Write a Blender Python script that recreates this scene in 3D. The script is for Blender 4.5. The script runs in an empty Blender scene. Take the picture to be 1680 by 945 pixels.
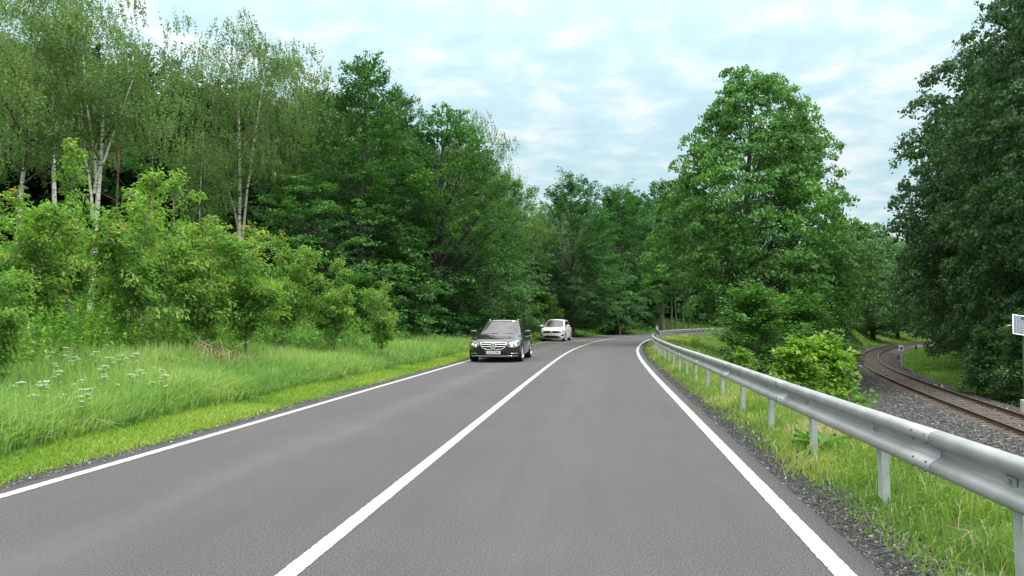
import bpy, bmesh, math, random
import numpy as np
from mathutils import Vector, Matrix
from mathutils.bvhtree import BVHTree
R = math.radians
random.seed(5)
scene = bpy.context.scene
COL = scene.collection

# ------------------------------------------------------------------ camera
cam_d = bpy.data.cameras.new('camera')
cam = bpy.data.objects.new('camera', cam_d); COL.objects.link(cam)
cam_d.sensor_width = 36.0
cam_d.lens = 1250 / 1680 * 36
cam_d.clip_start = 0.1; cam_d.clip_end = 3000
cam.location = (0, 0, 1.4)
cam.rotation_euler = (R(90 + 2.54), 0, 0)
scene.camera = cam

# ------------------------------------------------------------------ world / sun / exposure
SUN_EL, SUN_AZ = R(54), R(112)            # azimuth measured from +Y towards +X
w = bpy.data.worlds.new("World"); scene.world = w; w.use_nodes = True
nt = w.node_tree; nt.nodes.clear()
def N(t, **k):
    n = nt.nodes.new(t)
    for a, b in k.items(): setattr(n, a, b)
    return n
out = N('ShaderNodeOutputWorld'); bg = N('ShaderNodeBackground'); bg.inputs[1].default_value = 0.1
sky = N('ShaderNodeTexSky', sky_type='NISHITA', sun_disc=False, sun_elevation=SUN_EL, sun_rotation=SUN_AZ)
tc = N('ShaderNodeTexCoord'); sep = N('ShaderNodeSeparateXYZ')
nt.links.new(tc.outputs['Generated'], sep.inputs[0])
def M(op, a, b=None, clamp=False):
    n = N('ShaderNodeMath', operation=op, use_clamp=clamp)
    for i, v in enumerate((a, b)):
        if v is None: continue
        if isinstance(v, (int, float)): n.inputs[i].default_value = v
        else: nt.links.new(v, n.inputs[i])
    return n.outputs[0]
zc = M('MAXIMUM', sep.outputs[2], 0.0)
den = M('ADD', zc, 0.16)
cmb = N('ShaderNodeCombineXYZ')
nt.links.new(M('DIVIDE', sep.outputs[0], den), cmb.inputs[0])
nt.links.new(M('DIVIDE', sep.outputs[1], den), cmb.inputs[1])
n1 = N('ShaderNodeTexNoise'); n1.inputs['Scale'].default_value = 6.4; n1.inputs['Detail'].default_value = 5; n1.inputs['Roughness'].default_value = .52; n1.inputs['Distortion'].default_value = .25
n2 = N('ShaderNodeTexNoise'); n2.inputs['Scale'].default_value = 1.3; n2.inputs['Detail'].default_value = 3
nt.links.new(cmb.outputs[0], n1.inputs['Vector']); nt.links.new(cmb.outputs[0], n2.inputs['Vector'])
cl = M('ADD', M('MULTIPLY', n1.outputs[0], .62), M('MULTIPLY', n2.outputs[0], .38))
ramp = N('ShaderNodeValToRGB')
ramp.color_ramp.elements[0].position = .37; ramp.color_ramp.elements[0].color = (5.8, 8.2, 9.1, 1)
ramp.color_ramp.elements[1].position = .62; ramp.color_ramp.elements[1].color = (9.4, 10.3, 10.6, 1)
e = ramp.color_ramp.elements.new(.50); e.color = (6.8, 9.0, 9.7, 1)
nt.links.new(cl, ramp.inputs[0])
mixs = N('ShaderNodeMix', data_type='RGBA'); mixs.inputs[0].default_value = .9
nt.links.new(sky.outputs[0], mixs.inputs[6]); nt.links.new(ramp.outputs[0], mixs.inputs[7])
# an overcast sky is brighter overhead than near the horizon
ovc = M('ADD', 0.93, M('MULTIPLY', M('POWER', zc, 2.6), 4.4))
zen = N('ShaderNodeMix', data_type='RGBA'); nt.links.new(M('MULTIPLY', M('SUBTRACT', zc, .36), 3.0, True), zen.inputs[0]); nt.links.new(mixs.outputs[2], zen.inputs[6]); zen.inputs[7].default_value = (9.2, 8.9, 8.6, 1)
vm = N('ShaderNodeVectorMath', operation='SCALE')
nt.links.new(zen.outputs[2], vm.inputs[0]); nt.links.new(ovc, vm.inputs['Scale'])
nt.links.new(vm.outputs[0], bg.inputs[0]); nt.links.new(bg.outputs[0], out.inputs[0])

sun_d = bpy.data.lights.new('sun', 'SUN'); sun_d.energy = 3.0; sun_d.angle = R(14); sun_d.color = (1, .95, .86)
sun = bpy.data.objects.new('sun', sun_d); COL.objects.link(sun)
sd = Vector((math.sin(SUN_AZ) * math.cos(SUN_EL), math.cos(SUN_AZ) * math.cos(SUN_EL), math.sin(SUN_EL)))
sun.rotation_euler = sd.to_track_quat('Z', 'Y').to_euler(); sun.location = (30, 10, 40)
scene.view_settings.view_transform = 'Standard'; scene.view_settings.look = 'None'
scene.view_settings.exposure = 0.0; scene.view_settings.gamma = 1.0
scene.view_settings.use_curve_mapping = False
cy = scene.cycles
cy.max_bounces = 6; cy.diffuse_bounces = 3; cy.glossy_bounces = 3; cy.transmission_bounces = 4; cy.transparent_max_bounces = 8
cy.use_denoising = True; cy.sample_clamp_indirect = 6

# ------------------------------------------------------------------ materials
def srgb(r, g, b):
    f = lambda c: (c / 255 / 12.92) if c <= 10 else ((c / 255 + .055) / 1.055) ** 2.4
    return (f(r), f(g), f(b), 1)
class NB:
    """small node-graph helper"""
    def __init__(self, name):
        self.m = bpy.data.materials.new(name); self.m.use_nodes = True
        self.t = self.m.node_tree; self.t.nodes.clear()
        self.out = self.n('ShaderNodeOutputMaterial')
    def n(self, t, **k):
        x = self.t.nodes.new(t)
        for a, b in k.items(): setattr(x, a, b)
        return x
    def set(self, sock, v):
        if isinstance(v, bpy.types.NodeSocket): self.t.links.new(v, sock)
        else:
            if hasattr(sock.default_value, '__len__') and not hasattr(v, '__len__'): v = [v] * len(sock.default_value)
            if hasattr(v, '__len__') and len(v) == 3 and len(sock.default_value) == 4: v = tuple(v) + (1,)
            sock.default_value = v
    def math(self, op, a, b=0.0, clamp=False):
        x = self.n('ShaderNodeMath', operation=op, use_clamp=clamp)
        self.set(x.inputs[0], a); self.set(x.inputs[1], b); return x.outputs[0]
    def mix(self, f, a, b, blend='MIX'):
        x = self.n('ShaderNodeMix', data_type='RGBA', blend_type=blend)
        self.set(x.inputs[0], f); self.set(x.inputs[6], a); self.set(x.inputs[7], b); return x.outputs[2]
    def noise(self, scale, detail=4, rough=.55, vec=None, out=0, dist=0):
        x = self.n('ShaderNodeTexNoise'); x.inputs['Scale'].default_value = scale
        x.inputs['Detail'].default_value = detail; x.inputs['Roughness'].default_value = rough; x.inputs['Distortion'].default_value = dist
        if vec is not None: self.t.links.new(vec, x.inputs['Vector'])
        return x.outputs[out]
    def voro(self, scale, feat='F1', vec=None, out='Distance'):
        x = self.n('ShaderNodeTexVoronoi', feature=feat); x.inputs['Scale'].default_value = scale
        if vec is not None: self.t.links.new(vec, x.inputs['Vector'])
        return x.outputs[out]
    def ramp(self, f, stops):
        x = self.n('ShaderNodeValToRGB'); cr = x.color_ramp
        while len(cr.elements) < len(stops): cr.elements.new(.5)
        for el, (p, c) in zip(cr.elements, stops):
            el.position = p; el.color = tuple(c) + ((1,) if len(c) == 3 else ())
        self.set(x.inputs[0], f); return x.outputs[0]
    def pos(self): return self.n('ShaderNodeNewGeometry').outputs['Position']
    def obj(self): return self.n('ShaderNodeTexCoord').outputs['Object']
    def uv(self):
        x = self.n('ShaderNodeUVMap'); x.uv_map = 'UVMap'; return x.outputs[0]
    def xyz(self, v):
        x = self.n('ShaderNodeSeparateXYZ'); self.t.links.new(v, x.inputs[0]); return x.outputs
    def attr(self, name): return self.n('ShaderNodeAttribute', attribute_name=name).outputs['Fac']
    def bump(self, h, strength=.5, dist=.01):
        x = self.n('ShaderNodeBump'); x.inputs['Strength'].default_value = strength; x.inputs['Distance'].default_value = dist
        self.t.links.new(h, x.inputs['Height']); return x.outputs[0]
    def pbr(self, base, rough=.6, metal=0., spec=.5, normal=None, coat=0., emit=None):
        p = self.n('ShaderNodeBsdfPrincipled')
        self.set(p.inputs['Base Color'], base); self.set(p.inputs['Roughness'], rough); self.set(p.inputs['Metallic'], metal)
        p.inputs['Specular IOR Level'].default_value = spec; p.inputs['Coat Weight'].default_value = coat; p.inputs['Coat Roughness'].default_value = .03
        if normal is not None: self.t.links.new(normal, p.inputs['Normal'])
        if emit: p.inputs['Emission Color'].default_value = tuple(emit[0]) + (1,); p.inputs['Emission Strength'].default_value = emit[1]
        return p.outputs[0]
    def done(self, sh): self.t.links.new(sh, self.out.inputs[0]); return self.m

def plain(name, base, rough=.6, metal=0., spec=.5, coat=0., var=.12, scale=6, emit=None):
    b = NB(name); f = b.noise(scale, 3, vec=b.obj())
    d = tuple(c * (1 - var) for c in base[:3]); l = tuple(min(1, c * (1 + var)) for c in base[:3])
    return b.done(b.pbr(b.ramp(f, [(.3, d), (.7, l)]), rough, metal, spec, coat=coat, emit=emit))

def leaf_mat(name, stops, trans=.32, rough=.5, tint=(1.35, 1.5, .7)):
    b = NB(name); c = b.ramp(b.attr('tone'), stops)
    p = b.pbr(c, rough, 0, .35)
    t = b.n('ShaderNodeBsdfTranslucent')
    b.set(t.inputs[0], b.mix(1.0, c, tint, 'MULTIPLY'))
    m = b.n('ShaderNodeMixShader'); m.inputs[0].default_value = trans
    b.t.links.new(p, m.inputs[1]); b.t.links.new(t.outputs[0], m.inputs[2])
    return b.done(m.outputs[0])

MAT = {}
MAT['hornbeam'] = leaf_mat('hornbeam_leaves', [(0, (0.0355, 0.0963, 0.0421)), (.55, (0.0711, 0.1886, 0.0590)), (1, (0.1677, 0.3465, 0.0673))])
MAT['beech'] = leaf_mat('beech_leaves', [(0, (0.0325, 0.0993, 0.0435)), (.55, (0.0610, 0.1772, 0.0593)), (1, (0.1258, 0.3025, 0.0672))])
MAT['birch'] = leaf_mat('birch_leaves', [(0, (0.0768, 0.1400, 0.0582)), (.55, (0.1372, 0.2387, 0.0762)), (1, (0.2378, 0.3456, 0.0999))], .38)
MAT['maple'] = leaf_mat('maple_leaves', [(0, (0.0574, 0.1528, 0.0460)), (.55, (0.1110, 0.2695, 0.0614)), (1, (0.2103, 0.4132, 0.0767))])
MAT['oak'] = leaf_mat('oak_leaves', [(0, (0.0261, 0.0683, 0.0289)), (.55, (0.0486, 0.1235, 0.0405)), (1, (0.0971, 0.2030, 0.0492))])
MAT['cherry'] = leaf_mat('cherry_leaves', [(0, (0.0677, 0.1659, 0.0440)), (.5, (0.1432, 0.2881, 0.0572)), (.82, (0.2689, 0.4190, 0.0792)), (.92, (0.3185, 0.2967, 0.0924)), (1, (0.3981, 0.1833, 0.0989))], .46)
MAT['hazel'] = leaf_mat('hazel_leaves', [(0, (0.0756, 0.1678, 0.0270)), (.5, (0.1437, 0.2838, 0.0372)), (1, (0.2571, 0.4257, 0.0541))], .36)
MAT['shrub'] = leaf_mat('shrub_leaves', [(0, (0.0400, 0.1140, 0.0312)), (.55, (0.0739, 0.1924, 0.0406)), (1, (0.1386, 0.2926, 0.0562))])
MAT['wood'] = leaf_mat('shaded_wood_leaves', [(0, (0.0058, 0.0179, 0.0163)), (.6, (0.0116, 0.0318, 0.0228)), (1, (0.0217, 0.0497, 0.0277))])  # deep canopy shade put into the leaf colour, far darker than the edge trees
MAT['railwood'] = leaf_mat('railside_leaves', [(0, (0.0515, 0.1281, 0.0562)), (.55, (0.0945, 0.2162, 0.0749)), (1, (0.1891, 0.3203, 0.0936))])
MAT['weeds'] = leaf_mat('weed_leaves', [(0, (0.0718, 0.1808, 0.0374)), (.55, (0.1400, 0.2960, 0.0487)), (1, (0.2512, 0.4276, 0.0749))])
MAT['tallgrass'] = leaf_mat('tall_grass', [(0, (0.1115, 0.2200, 0.0701)), (.5, (0.2070, 0.3600, 0.1025)), (.82, (0.3237, 0.4399, 0.1484)), (1, (0.6477, 0.5065, 0.4585))], .40)
MAT['mown'] = leaf_mat('mown_grass', [(0, (0.1119, 0.2231, 0.0418)), (.5, (0.2132, 0.3506, 0.0543)), (.85, (0.3305, 0.4250, 0.0941)), (1, (0.4477, 0.4037, 0.3135))], .38)
MAT['verge'] = leaf_mat('verge_grass', [(0, (0.0924, 0.1872, 0.0411)), (.5, (0.1848, 0.3036, 0.0598)), (.8, (0.3119, 0.3744, 0.0935)), (1, (0.5198, 0.4048, 0.3366))], .38)
MAT['bankgrass'] = leaf_mat('bank_grass', [(0, (0.0759, 0.1684, 0.0458)), (.5, (0.1435, 0.2735, 0.0634)), (1, (0.2869, 0.3928, 0.1056))], .36)
MAT['dry'] = leaf_mat('dry_stems', [(0, (.20, .14, .075)), (1, (.46, .36, .22))], .2, tint=(1, 1, 1))
MAT['petal'] = leaf_mat('white_petals', [(0, (.45, .52, .38)), (1, (.72, .74, .66))], .3, tint=(1, 1, 1))

def bark(name, dark, light, scale=9, stretch=.25):
    b = NB(name)
    mp = b.n('ShaderNodeMapping'); mp.inputs['Scale'].default_value = (1, 1, stretch)
    b.t.links.new(b.obj(), mp.inputs[0])
    f = b.noise(scale, 6, .65, vec=mp.outputs[0])
    return b.done(b.pbr(b.ramp(f, [(.32, dark), (.68, light)]), .9, 0, .2, b.bump(f, .6, .03)))
MAT['bark'] = bark('grey_bark', (.045, .040, .034), (.13, .12, .10))
MAT['bark_brown'] = bark('brown_bark', (.07, .050, .036), (.20, .15, .11))
MAT['bark_sapling'] = bark('sapling_bark', (.13, .115, .085), (.27, .25, .19), 12)
MAT['bark_beech'] = bark('smooth_grey_bark', (.12, .115, .095), (.25, .24, .20), 4)
b = NB('white_birch_bark')
mp = b.n('ShaderNodeMapping'); mp.inputs['Scale'].default_value = (1.2, 1.2, 5.5); b.t.links.new(b.obj(), mp.inputs[0])
f = b.noise(1.6, 4, .7, vec=mp.outputs[0], dist=.6)
f2 = b.noise(.7, 3, .6, vec=b.obj())
c = b.ramp(f, [(.38, (.035, .03, .027)), (.47, (.62, .60, .55)), (.8, (.80, .79, .75))])
MAT['bark_birch'] = b.done(b.pbr(b.mix(b.ramp(f2, [(.55, (0, 0, 0)), (.75, (.5, .5, .5))]), c, (.22, .19, .16, 1)), .75, 0, .3))

# asphalt: u = metres from the centre line, v = metres along the road
b = NB('asphalt')
P_ = b.pos(); u = b.xyz(b.uv())[0]
def gauss(c, wd):
    return b.math('POWER', 2.718, b.math('MULTIPLY', b.math('POWER', b.math('ABSOLUTE', b.math('SUBTRACT', u, c)), 2.0), -1 / (2 * wd * wd)))
agg = b.noise(85, 3, .75, vec=P_); agg2 = b.voro(95, vec=P_); big = b.noise(.45, 5, .6, vec=P_)
mpv = b.n('ShaderNodeMapping'); mpv.inputs['Scale'].default_value = (1.3, .10, 1); b.t.links.new(b.uv(), mpv.inputs[0])
streak = b.noise(2.2, 4, .6, vec=mpv.outputs[0])
tracks = b.math('ADD', b.math('MULTIPLY', gauss(-1.62, .26), .46), b.math('ADD', b.math('MULTIPLY', gauss(1.3, .38), .20), b.math('MULTIPLY', gauss(-2.75, .3), .1)))
base = b.ramp(agg, [(.34, (0.0213, 0.0220, 0.0240)), (.5, (0.0712, 0.0720, 0.0780)), (.66, (0.1686, 0.1696, 0.1804))])
base = b.mix(b.math('MULTIPLY', tracks, b.math('ADD', .45, streak)), base, (0.1290, 0.1282, 0.1329, 1))
base = b.mix(b.ramp(big, [(.35, (.0, .0, .0)), (.7, (.42, .42, .42))]), base, (0.0581, 0.0573, 0.0601, 1))
base = b.mix(b.ramp(streak, [(.3, (.24, .24, .24)), (.55, (0, 0, 0))]), base, (0.0516, 0.0512, 0.0537, 1))
edge = b.math('GREATER_THAN', u, 3.40)
base = b.mix(b.math('MULTIPLY', edge, .35), base, (0.0473, 0.0446, 0.0473, 1))
spk = b.voro(26, vec=P_)
base = b.mix(b.math('MULTIPLY', b.math('LESS_THAN', spk, .07), .6), base, (0.2365, 0.2363, 0.2366, 1))
MAT['asphalt'] = b.done(b.pbr(base, .82, 0, .35, b.bump(b.math('ADD', agg, agg2), .7, .010)))
# road paint with worn edges and grit showing through
b = NB('road_paint')
P_ = b.pos(); f = b.noise(60, 3, .6, vec=P_); f2 = b.noise(2.2, 4, .6, vec=P_)
wear = b.math('MULTIPLY', b.math('GREATER_THAN', b.math('ADD', f, b.math('MULTIPLY', f2, .35)), .76), .7)
pc = b.mix(wear, b.ramp(f2, [(.3, (.34, .338, .334)), (.7, (.46, .457, .45))]), (.16, .156, .153, 1))
MAT['paint'] = b.done(b.pbr(pc, .6, 0, .4, b.bump(f, .3, .004)))
def gravel_mat(name, stops, scale, soil=None):
    b = NB(name); P_ = b.pos()
    c = b.n('ShaderNodeTexVoronoi'); c.inputs['Scale'].default_value = scale; b.t.links.new(P_, c.inputs['Vector'])
    f = b.xyz(c.outputs['Color'])[0]
    base = b.ramp(f, stops)
    d = c.outputs['Distance']
    if soil: base = b.mix(b.ramp(b.noise(1.4, 5, .6, vec=P_), [(.45, (0, 0, 0)), (.62, (.8, .8, .8))]), base, tuple(soil) + (1,))
    return b.done(b.pbr(base, .9, 0, .25, b.bump(b.math('SUBTRACT', 1.0, d), 1.0, .03)))
MAT['shoulder'] = gravel_mat('gravel_shoulder', [(0, (.028, .030, .032)), (.6, (.065, .067, .068)), (.9, (.13, .13, .128)), (1, (.28, .28, .27))], 42, (.05, .047, .038))
MAT['ballast'] = gravel_mat('ballast', [(0, (.028, .028, .028)), (.55, (.068, .067, .065)), (.9, (.13, .128, .125)), (1, (.24, .235, .23))], 14)
_m = MAT['ballast'].node_tree; _p = [n for n in _m.nodes if n.type == 'BSDF_PRINCIPLED'][0]; _src = _p.inputs['Base Color'].links[0].from_socket
_uv = _m.nodes.new('ShaderNodeUVMap'); _uv.uv_map = 'UVMap'; _sx = _m.nodes.new('ShaderNodeSeparateXYZ'); _m.links.new(_uv.outputs[0], _sx.inputs[0])
_ab = _m.nodes.new('ShaderNodeMath'); _ab.operation = 'ABSOLUTE'; _m.links.new(_sx.outputs[0], _ab.inputs[0])
_lt = _m.nodes.new('ShaderNodeMapRange'); _lt.inputs[1].default_value = .95; _lt.inputs[2].default_value = 1.35; _lt.inputs[3].default_value = .75; _lt.inputs[4].default_value = 0; _m.links.new(_ab.outputs[0], _lt.inputs[0])
_mx = _m.nodes.new('ShaderNodeMix'); _mx.data_type = 'RGBA'; _mx.blend_type = 'MULTIPLY'; _mx.inputs[7].default_value = (.95, .72, .52, 1)
_m.links.new(_lt.outputs[0], _mx.inputs[0]); _m.links.new(_src, _mx.inputs[6]); _m.links.new(_mx.outputs[2], _p.inputs['Base Color'])
b = NB('stone'); f = b.attr('tone')
MAT['stone'] = b.done(b.pbr(b.ramp(f, [(0, (.034, .036, .038)), (.55, (.088, .090, .091)), (.8, (.18, .18, .177)), (1, (.46, .455, .44))]), .85, 0, .3))
b = NB('soil'); P_ = b.pos(); f = b.noise(.8, 6, .62, vec=P_); f2 = b.noise(9, 5, .65, vec=P_)
soil = b.ramp(f, [(.3, (.040, .075, .020)), (.55, (.065, .115, .026)), (.75, (.085, .10, .038))])
soil = b.mix(b.ramp(f2, [(.4, (0, 0, 0)), (.7, (.6, .6, .6))]), soil, (.055, .048, .030, 1))
MAT['soil'] = b.done(b.pbr(soil, .95, 0, .2, b.bump(f2, .8, .06)))
# galvanised steel
b = NB('galvanised_steel'); o = b.obj(); f = b.noise(3.0, 5, .6, vec=b.pos()); f2 = b.noise(.5, 4, .6, vec=b.pos()); f3 = b.noise(22, 4, .7, vec=b.pos())
g = b.ramp(f, [(.3, (.33, .345, .35)), (.7, (.46, .475, .475))])
g = b.mix(b.ramp(f3, [(.62, (0, 0, 0)), (.72, (.5, .5, .5))]), g, (.24, .245, .25, 1))
g = b.mix(b.ramp(f2, [(.45, (0, 0, 0)), (.7, (.35, .35, .35))]), g, (.38, .38, .37, 1))
MAT['galv'] = b.done(b.pbr(g, b.math('ADD', .42, b.math('MULTIPLY', f, .2)), .6, .5))
b = NB('post_zinc'); f = b.noise(7, 5, .65, vec=b.pos()); f3 = b.noise(30, 4, .7, vec=b.pos())
g = b.ramp(f, [(.3, (.33, .38, .36)), (.7, (.50, .55, .52))])
g = b.mix(b.ramp(f3, [(.64, (0, 0, 0)), (.72, (.6, .6, .6))]), g, (.20, .20, .18, 1))
MAT['zinc'] = b.done(b.pbr(g, .6, .15, .4))
MAT['rust'] = plain('rail_rust', (.085, .050, .036), .8, .2, .3, var=.35, scale=14)
MAT['railtop'] = plain('rail_running_surface', (.16, .13, .12), .45, .6, .5, var=.2)
MAT['sleeper'] = plain('old_sleeper', (.10, .085, .072), .9, 0, .2, var=.4, scale=9)
MAT['white_plastic'] = plain('white_plastic', (.80, .81, .80), .5, var=.05)
MAT['black_plastic'] = plain('black_plastic', (.018, .018, .02), .5, var=.2)
MAT['reflector'] = plain('reflector', (.55, .58, .6), .15, .4, var=.05)
MAT['pole'] = plain('dark_pole', (.15, .16, .155), .5, .4, var=.2)
MAT['boxgrey'] = plain('box_grey', (.42, .44, .43), .5, 0, var=.08)
MAT['orange'] = plain('orange_cover', (.50, .22, .07), .6, var=.15)
b = NB('solar_cells'); uvx = b.xyz(b.obj())
gx = b.math('LESS_THAN', b.math('FRACT', b.math('MULTIPLY', b.math('ADD', uvx[0], 10), 1 / .11)), .08)
gy = b.math('LESS_THAN', b.math('FRACT', b.math('MULTIPLY', b.math('ADD', uvx[1], 10), 1 / .11)), .08)
MAT['solar'] = b.done(b.pbr(b.mix(b.math('MAXIMUM', gx, gy), (.055, .085, .13, 1), (.30, .36, .42, 1)), .25, 0, .5))
MAT['alu'] = plain('aluminium', (.68, .70, .71), .4, .5, var=.05)

# ------------------------------------------------------------------ object helpers
def tag(o, label=None, cat=None, group=None, kind=None):
    if label: o['label'] = label
    if cat: o['category'] = cat
    if group: o['group'] = group
    if kind: o['kind'] = kind
    return o
def empty(name, loc, rz=0.0, **k):
    o = bpy.data.objects.new(name, None); COL.objects.link(o)
    o.location = loc; o.rotation_euler = (0, 0, rz); o.empty_display_size = .3
    return tag(o, **k)
def link(name, me, m=None, parent=None):
    o = bpy.data.objects.new(name, me); COL.objects.link(o)
    if m is not None and not me.materials: me.materials.append(m)
    if parent: o.parent = parent
    return o
def np_mesh(name, V, F4=None, F3=None, tone=None, smooth=False, uv=None):
    """mesh from numpy arrays: quads F4 (n,4) and/or triangles F3 (m,3); tone per face"""
    me = bpy.data.meshes.new(name)
    V = np.asarray(V, np.float32)
    n4 = 0 if F4 is None else len(F4); n3 = 0 if F3 is None else len(F3)
    loops = np.concatenate([a.reshape(-1) for a in ([F4] if n4 else []) + ([F3] if n3 else [])]).astype(np.int32)
    starts = np.concatenate([np.arange(n4) * 4, n4 * 4 + np.arange(n3) * 3]).astype(np.int32)
    me.vertices.add(len(V)); me.vertices.foreach_set('co', V.reshape(-1))
    me.loops.add(len(loops)); me.loops.foreach_set('vertex_index', loops)
    me.polygons.add(n4 + n3); me.polygons.foreach_set('loop_start', starts)
    if smooth: me.polygons.foreach_set('use_smooth', np.ones(n4 + n3, bool))
    if tone is not None:
        a = me.attributes.new('tone', 'FLOAT', 'FACE'); a.data.foreach_set('value', np.asarray(tone, np.float32))
    if uv is not None:
        l = me.uv_layers.new(name='UVMap'); l.data.foreach_set('uv', np.asarray(uv, np.float32)[loops].reshape(-1))
    me.update(calc_edges=True)
    return me
def unit(v): return v / (np.linalg.norm(v, axis=-1, keepdims=True) + 1e-9)
def tube_arrays(paths, sides=6):
    """paths: list of (points (n,3), radii (n,)) -> V, F4"""
    Vs, Fs, base = [], [], 0
    for P, r in paths:
        P = np.asarray(P, float); r = np.asarray(r, float); n = len(P)
        T = unit(np.gradient(P, axis=0))
        up = np.where(np.abs(T[:, 2:3]) > .9, [[1., 0, 0]], [[0, 0, 1.]])
        A = unit(np.cross(T, up)); B = np.cross(T, A)
        a = np.linspace(0, 2 * np.pi, sides, endpoint=False)
        ring = P[:, None] + r[:, None, None] * (A[:, None] * np.cos(a)[None, :, None] + B[:, None] * np.sin(a)[None, :, None])
        Vs.append(ring.reshape(-1, 3))
        i = np.arange(n - 1)[:, None] * sides; j = np.arange(sides)[None]; j2 = (j + 1) % sides
        Fs.append((base + np.stack([i + j, i + j2, i + sides + j2, i + sides + j], -1)).reshape(-1, 4))
        base += n * sides
    return np.concatenate(Vs), np.concatenate(Fs)
def tubes(name, paths, m, parent=None, sides=6):
    V, F = tube_arrays(paths, sides)
    return link(name, np_mesh(name, V, F, smooth=True), m, parent)
def bm_obj(name, bm, m, parent=None, smooth=False):
    me = bpy.data.meshes.new(name); bm.to_mesh(me); bm.free()
    if smooth: me.polygons.foreach_set('use_smooth', np.ones(len(me.polygons), bool))
    return link(name, me, m, parent)
def box_bm(sx, sy, sz, loc=(0, 0, 0), bev=0.0, rot=None, bm=None):
    bm = bm or bmesh.new()
    vs = bmesh.ops.create_cube(bm, size=1)['verts']
    bmesh.ops.scale(bm, vec=(sx, sy, sz), verts=vs)
    if bev: 
        es = list({e for v in vs for e in v.link_edges})
        r = bmesh.ops.bevel(bm, geom=es, offset=bev, segments=2, affect='EDGES', profile=.5)
        vs = list({v for f in r['faces'] for v in f.verts} | {v for v in vs if v.is_valid})
    if rot is not None: bmesh.ops.rotate(bm, cent=(0, 0, 0), matrix=rot, verts=vs)
    bmesh.ops.translate(bm, vec=loc, verts=vs)
    return bm
def smooth01(t): t = np.clip(t, 0, 1); return t * t * (3 - 2 * t)

# ------------------------------------------------------------------ alignment of road and railway
def smooth_path(pts, step=.5, sig=5.0):
    P = np.array([(x, y) for y, x in pts], float)
    s = np.r_[0, np.cumsum(np.linalg.norm(np.diff(P, axis=0), axis=1))]
    q = np.arange(0, s[-1], step)
    X = np.interp(q, s, P[:, 0]); Y = np.interp(q, s, P[:, 1])
    k = np.exp(-.5 * (np.arange(-int(3 * sig / step), int(3 * sig / step) + 1) * step / sig) ** 2); k /= k.sum()
    n = len(k) // 2
    def sm(a):
        ext = np.r_[2 * a[0] - a[n:0:-1], a, 2 * a[-1] - a[-2:-n - 2:-1]]
        return np.convolve(ext, k, 'valid')
    return np.stack([sm(X), sm(Y)], 1)
class Path:
    def __init__(self, pts, sig=5.0):
        self.P = smooth_path(pts, .5, sig)
        self.T = unit(np.gradient(self.P, axis=0)); self.Nr = np.stack([self.T[:, 1], -self.T[:, 0]], 1)
        self.s = np.r_[0, np.cumsum(np.linalg.norm(np.diff(self.P, axis=0), axis=1))]
        self.s -= np.interp(0, self.P[:, 1], self.s)         # s = 0 beside the camera
    def at(self, s):
        s = np.asarray(s, float)
        f = lambda a: np.interp(s, self.s, a)
        p = np.stack([f(self.P[:, 0]), f(self.P[:, 1])], -1)
        n = unit(np.stack([f(self.Nr[:, 0]), f(self.Nr[:, 1])], -1))
        return p, n
    def pt(self, s, d):
        p, n = self.at(s); return p + n * np.asarray(d, float)[..., None]
    def project(self, Q):
        Q = np.asarray(Q, float); d = np.empty(len(Q)); s = np.empty(len(Q))
        for i in range(0, len(Q), 4000):
            q = Q[i:i + 4000]
            k = ((q[:, None] - self.P[None]) ** 2).sum(-1).argmin(1)
            v = q - self.P[k]
            d[i:i + 4000] = np.where(True, (v * self.Nr[k]).sum(1), 0)
            dist = np.linalg.norm(v, axis=1)
            dd = d[i:i + 4000]; d[i:i + 4000] = np.where(np.abs(dd) < dist * .5, np.sign(dd) * dist, dd)
            s[i:i + 4000] = self.s[k] + (v * self.T[k]).sum(1)
        return d, s
ROAD = Path([(-30, -5.3), (-20, -4.1), (0, -1.76), (4.2, -1.25), (7, -.92), (11, -.44), (18.2, .40), (24.3, 1.15), (30, 1.85), (38, 2.95), (48.2, 4.75),
             (55, 6.1), (61.6, 7.7), (68, 9.5), (74.8, 11.7), (82, 14.4), (88, 17.4), (94, 21.3), (99, 26), (103, 31.5), (108, 38), (116, 44), (128, 51), (150, 62), (190, 80)], 4.0)
TRK = Path([(-30, 1.8), (-20, 4.6), (0, 10.05), (12, 13.35), (23.9, 16.75), (29.8, 18.45), (37.6, 20.8), (46.3, 23.55), (55.5, 26.7), (68, 31.7), (85, 40.0),
            (103.6, 50.7), (117, 60.0), (137, 75.6), (150, 87.5), (170, 110), (185, 140)], 5.0)
def hw(s): return 3.06 + .30 * smooth01((np.asarray(s, float) - 18) / 45)
TZ = -2.0          # rail head level
def vnoise(x, y, f, seed):
    r = np.random.default_rng(seed).random((64, 64))
    X = x * f; Y = y * f; xi = np.floor(X).astype(int); yi = np.floor(Y).astype(int); u = smooth01(X - xi); v = smooth01(Y - yi)
    g = lambda a, c: r[a % 64, c % 64]
    return (g(xi, yi) * (1 - u) + g(xi + 1, yi) * u) * (1 - v) + (g(xi, yi + 1) * (1 - u) + g(xi + 1, yi + 1) * u) * v
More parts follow.
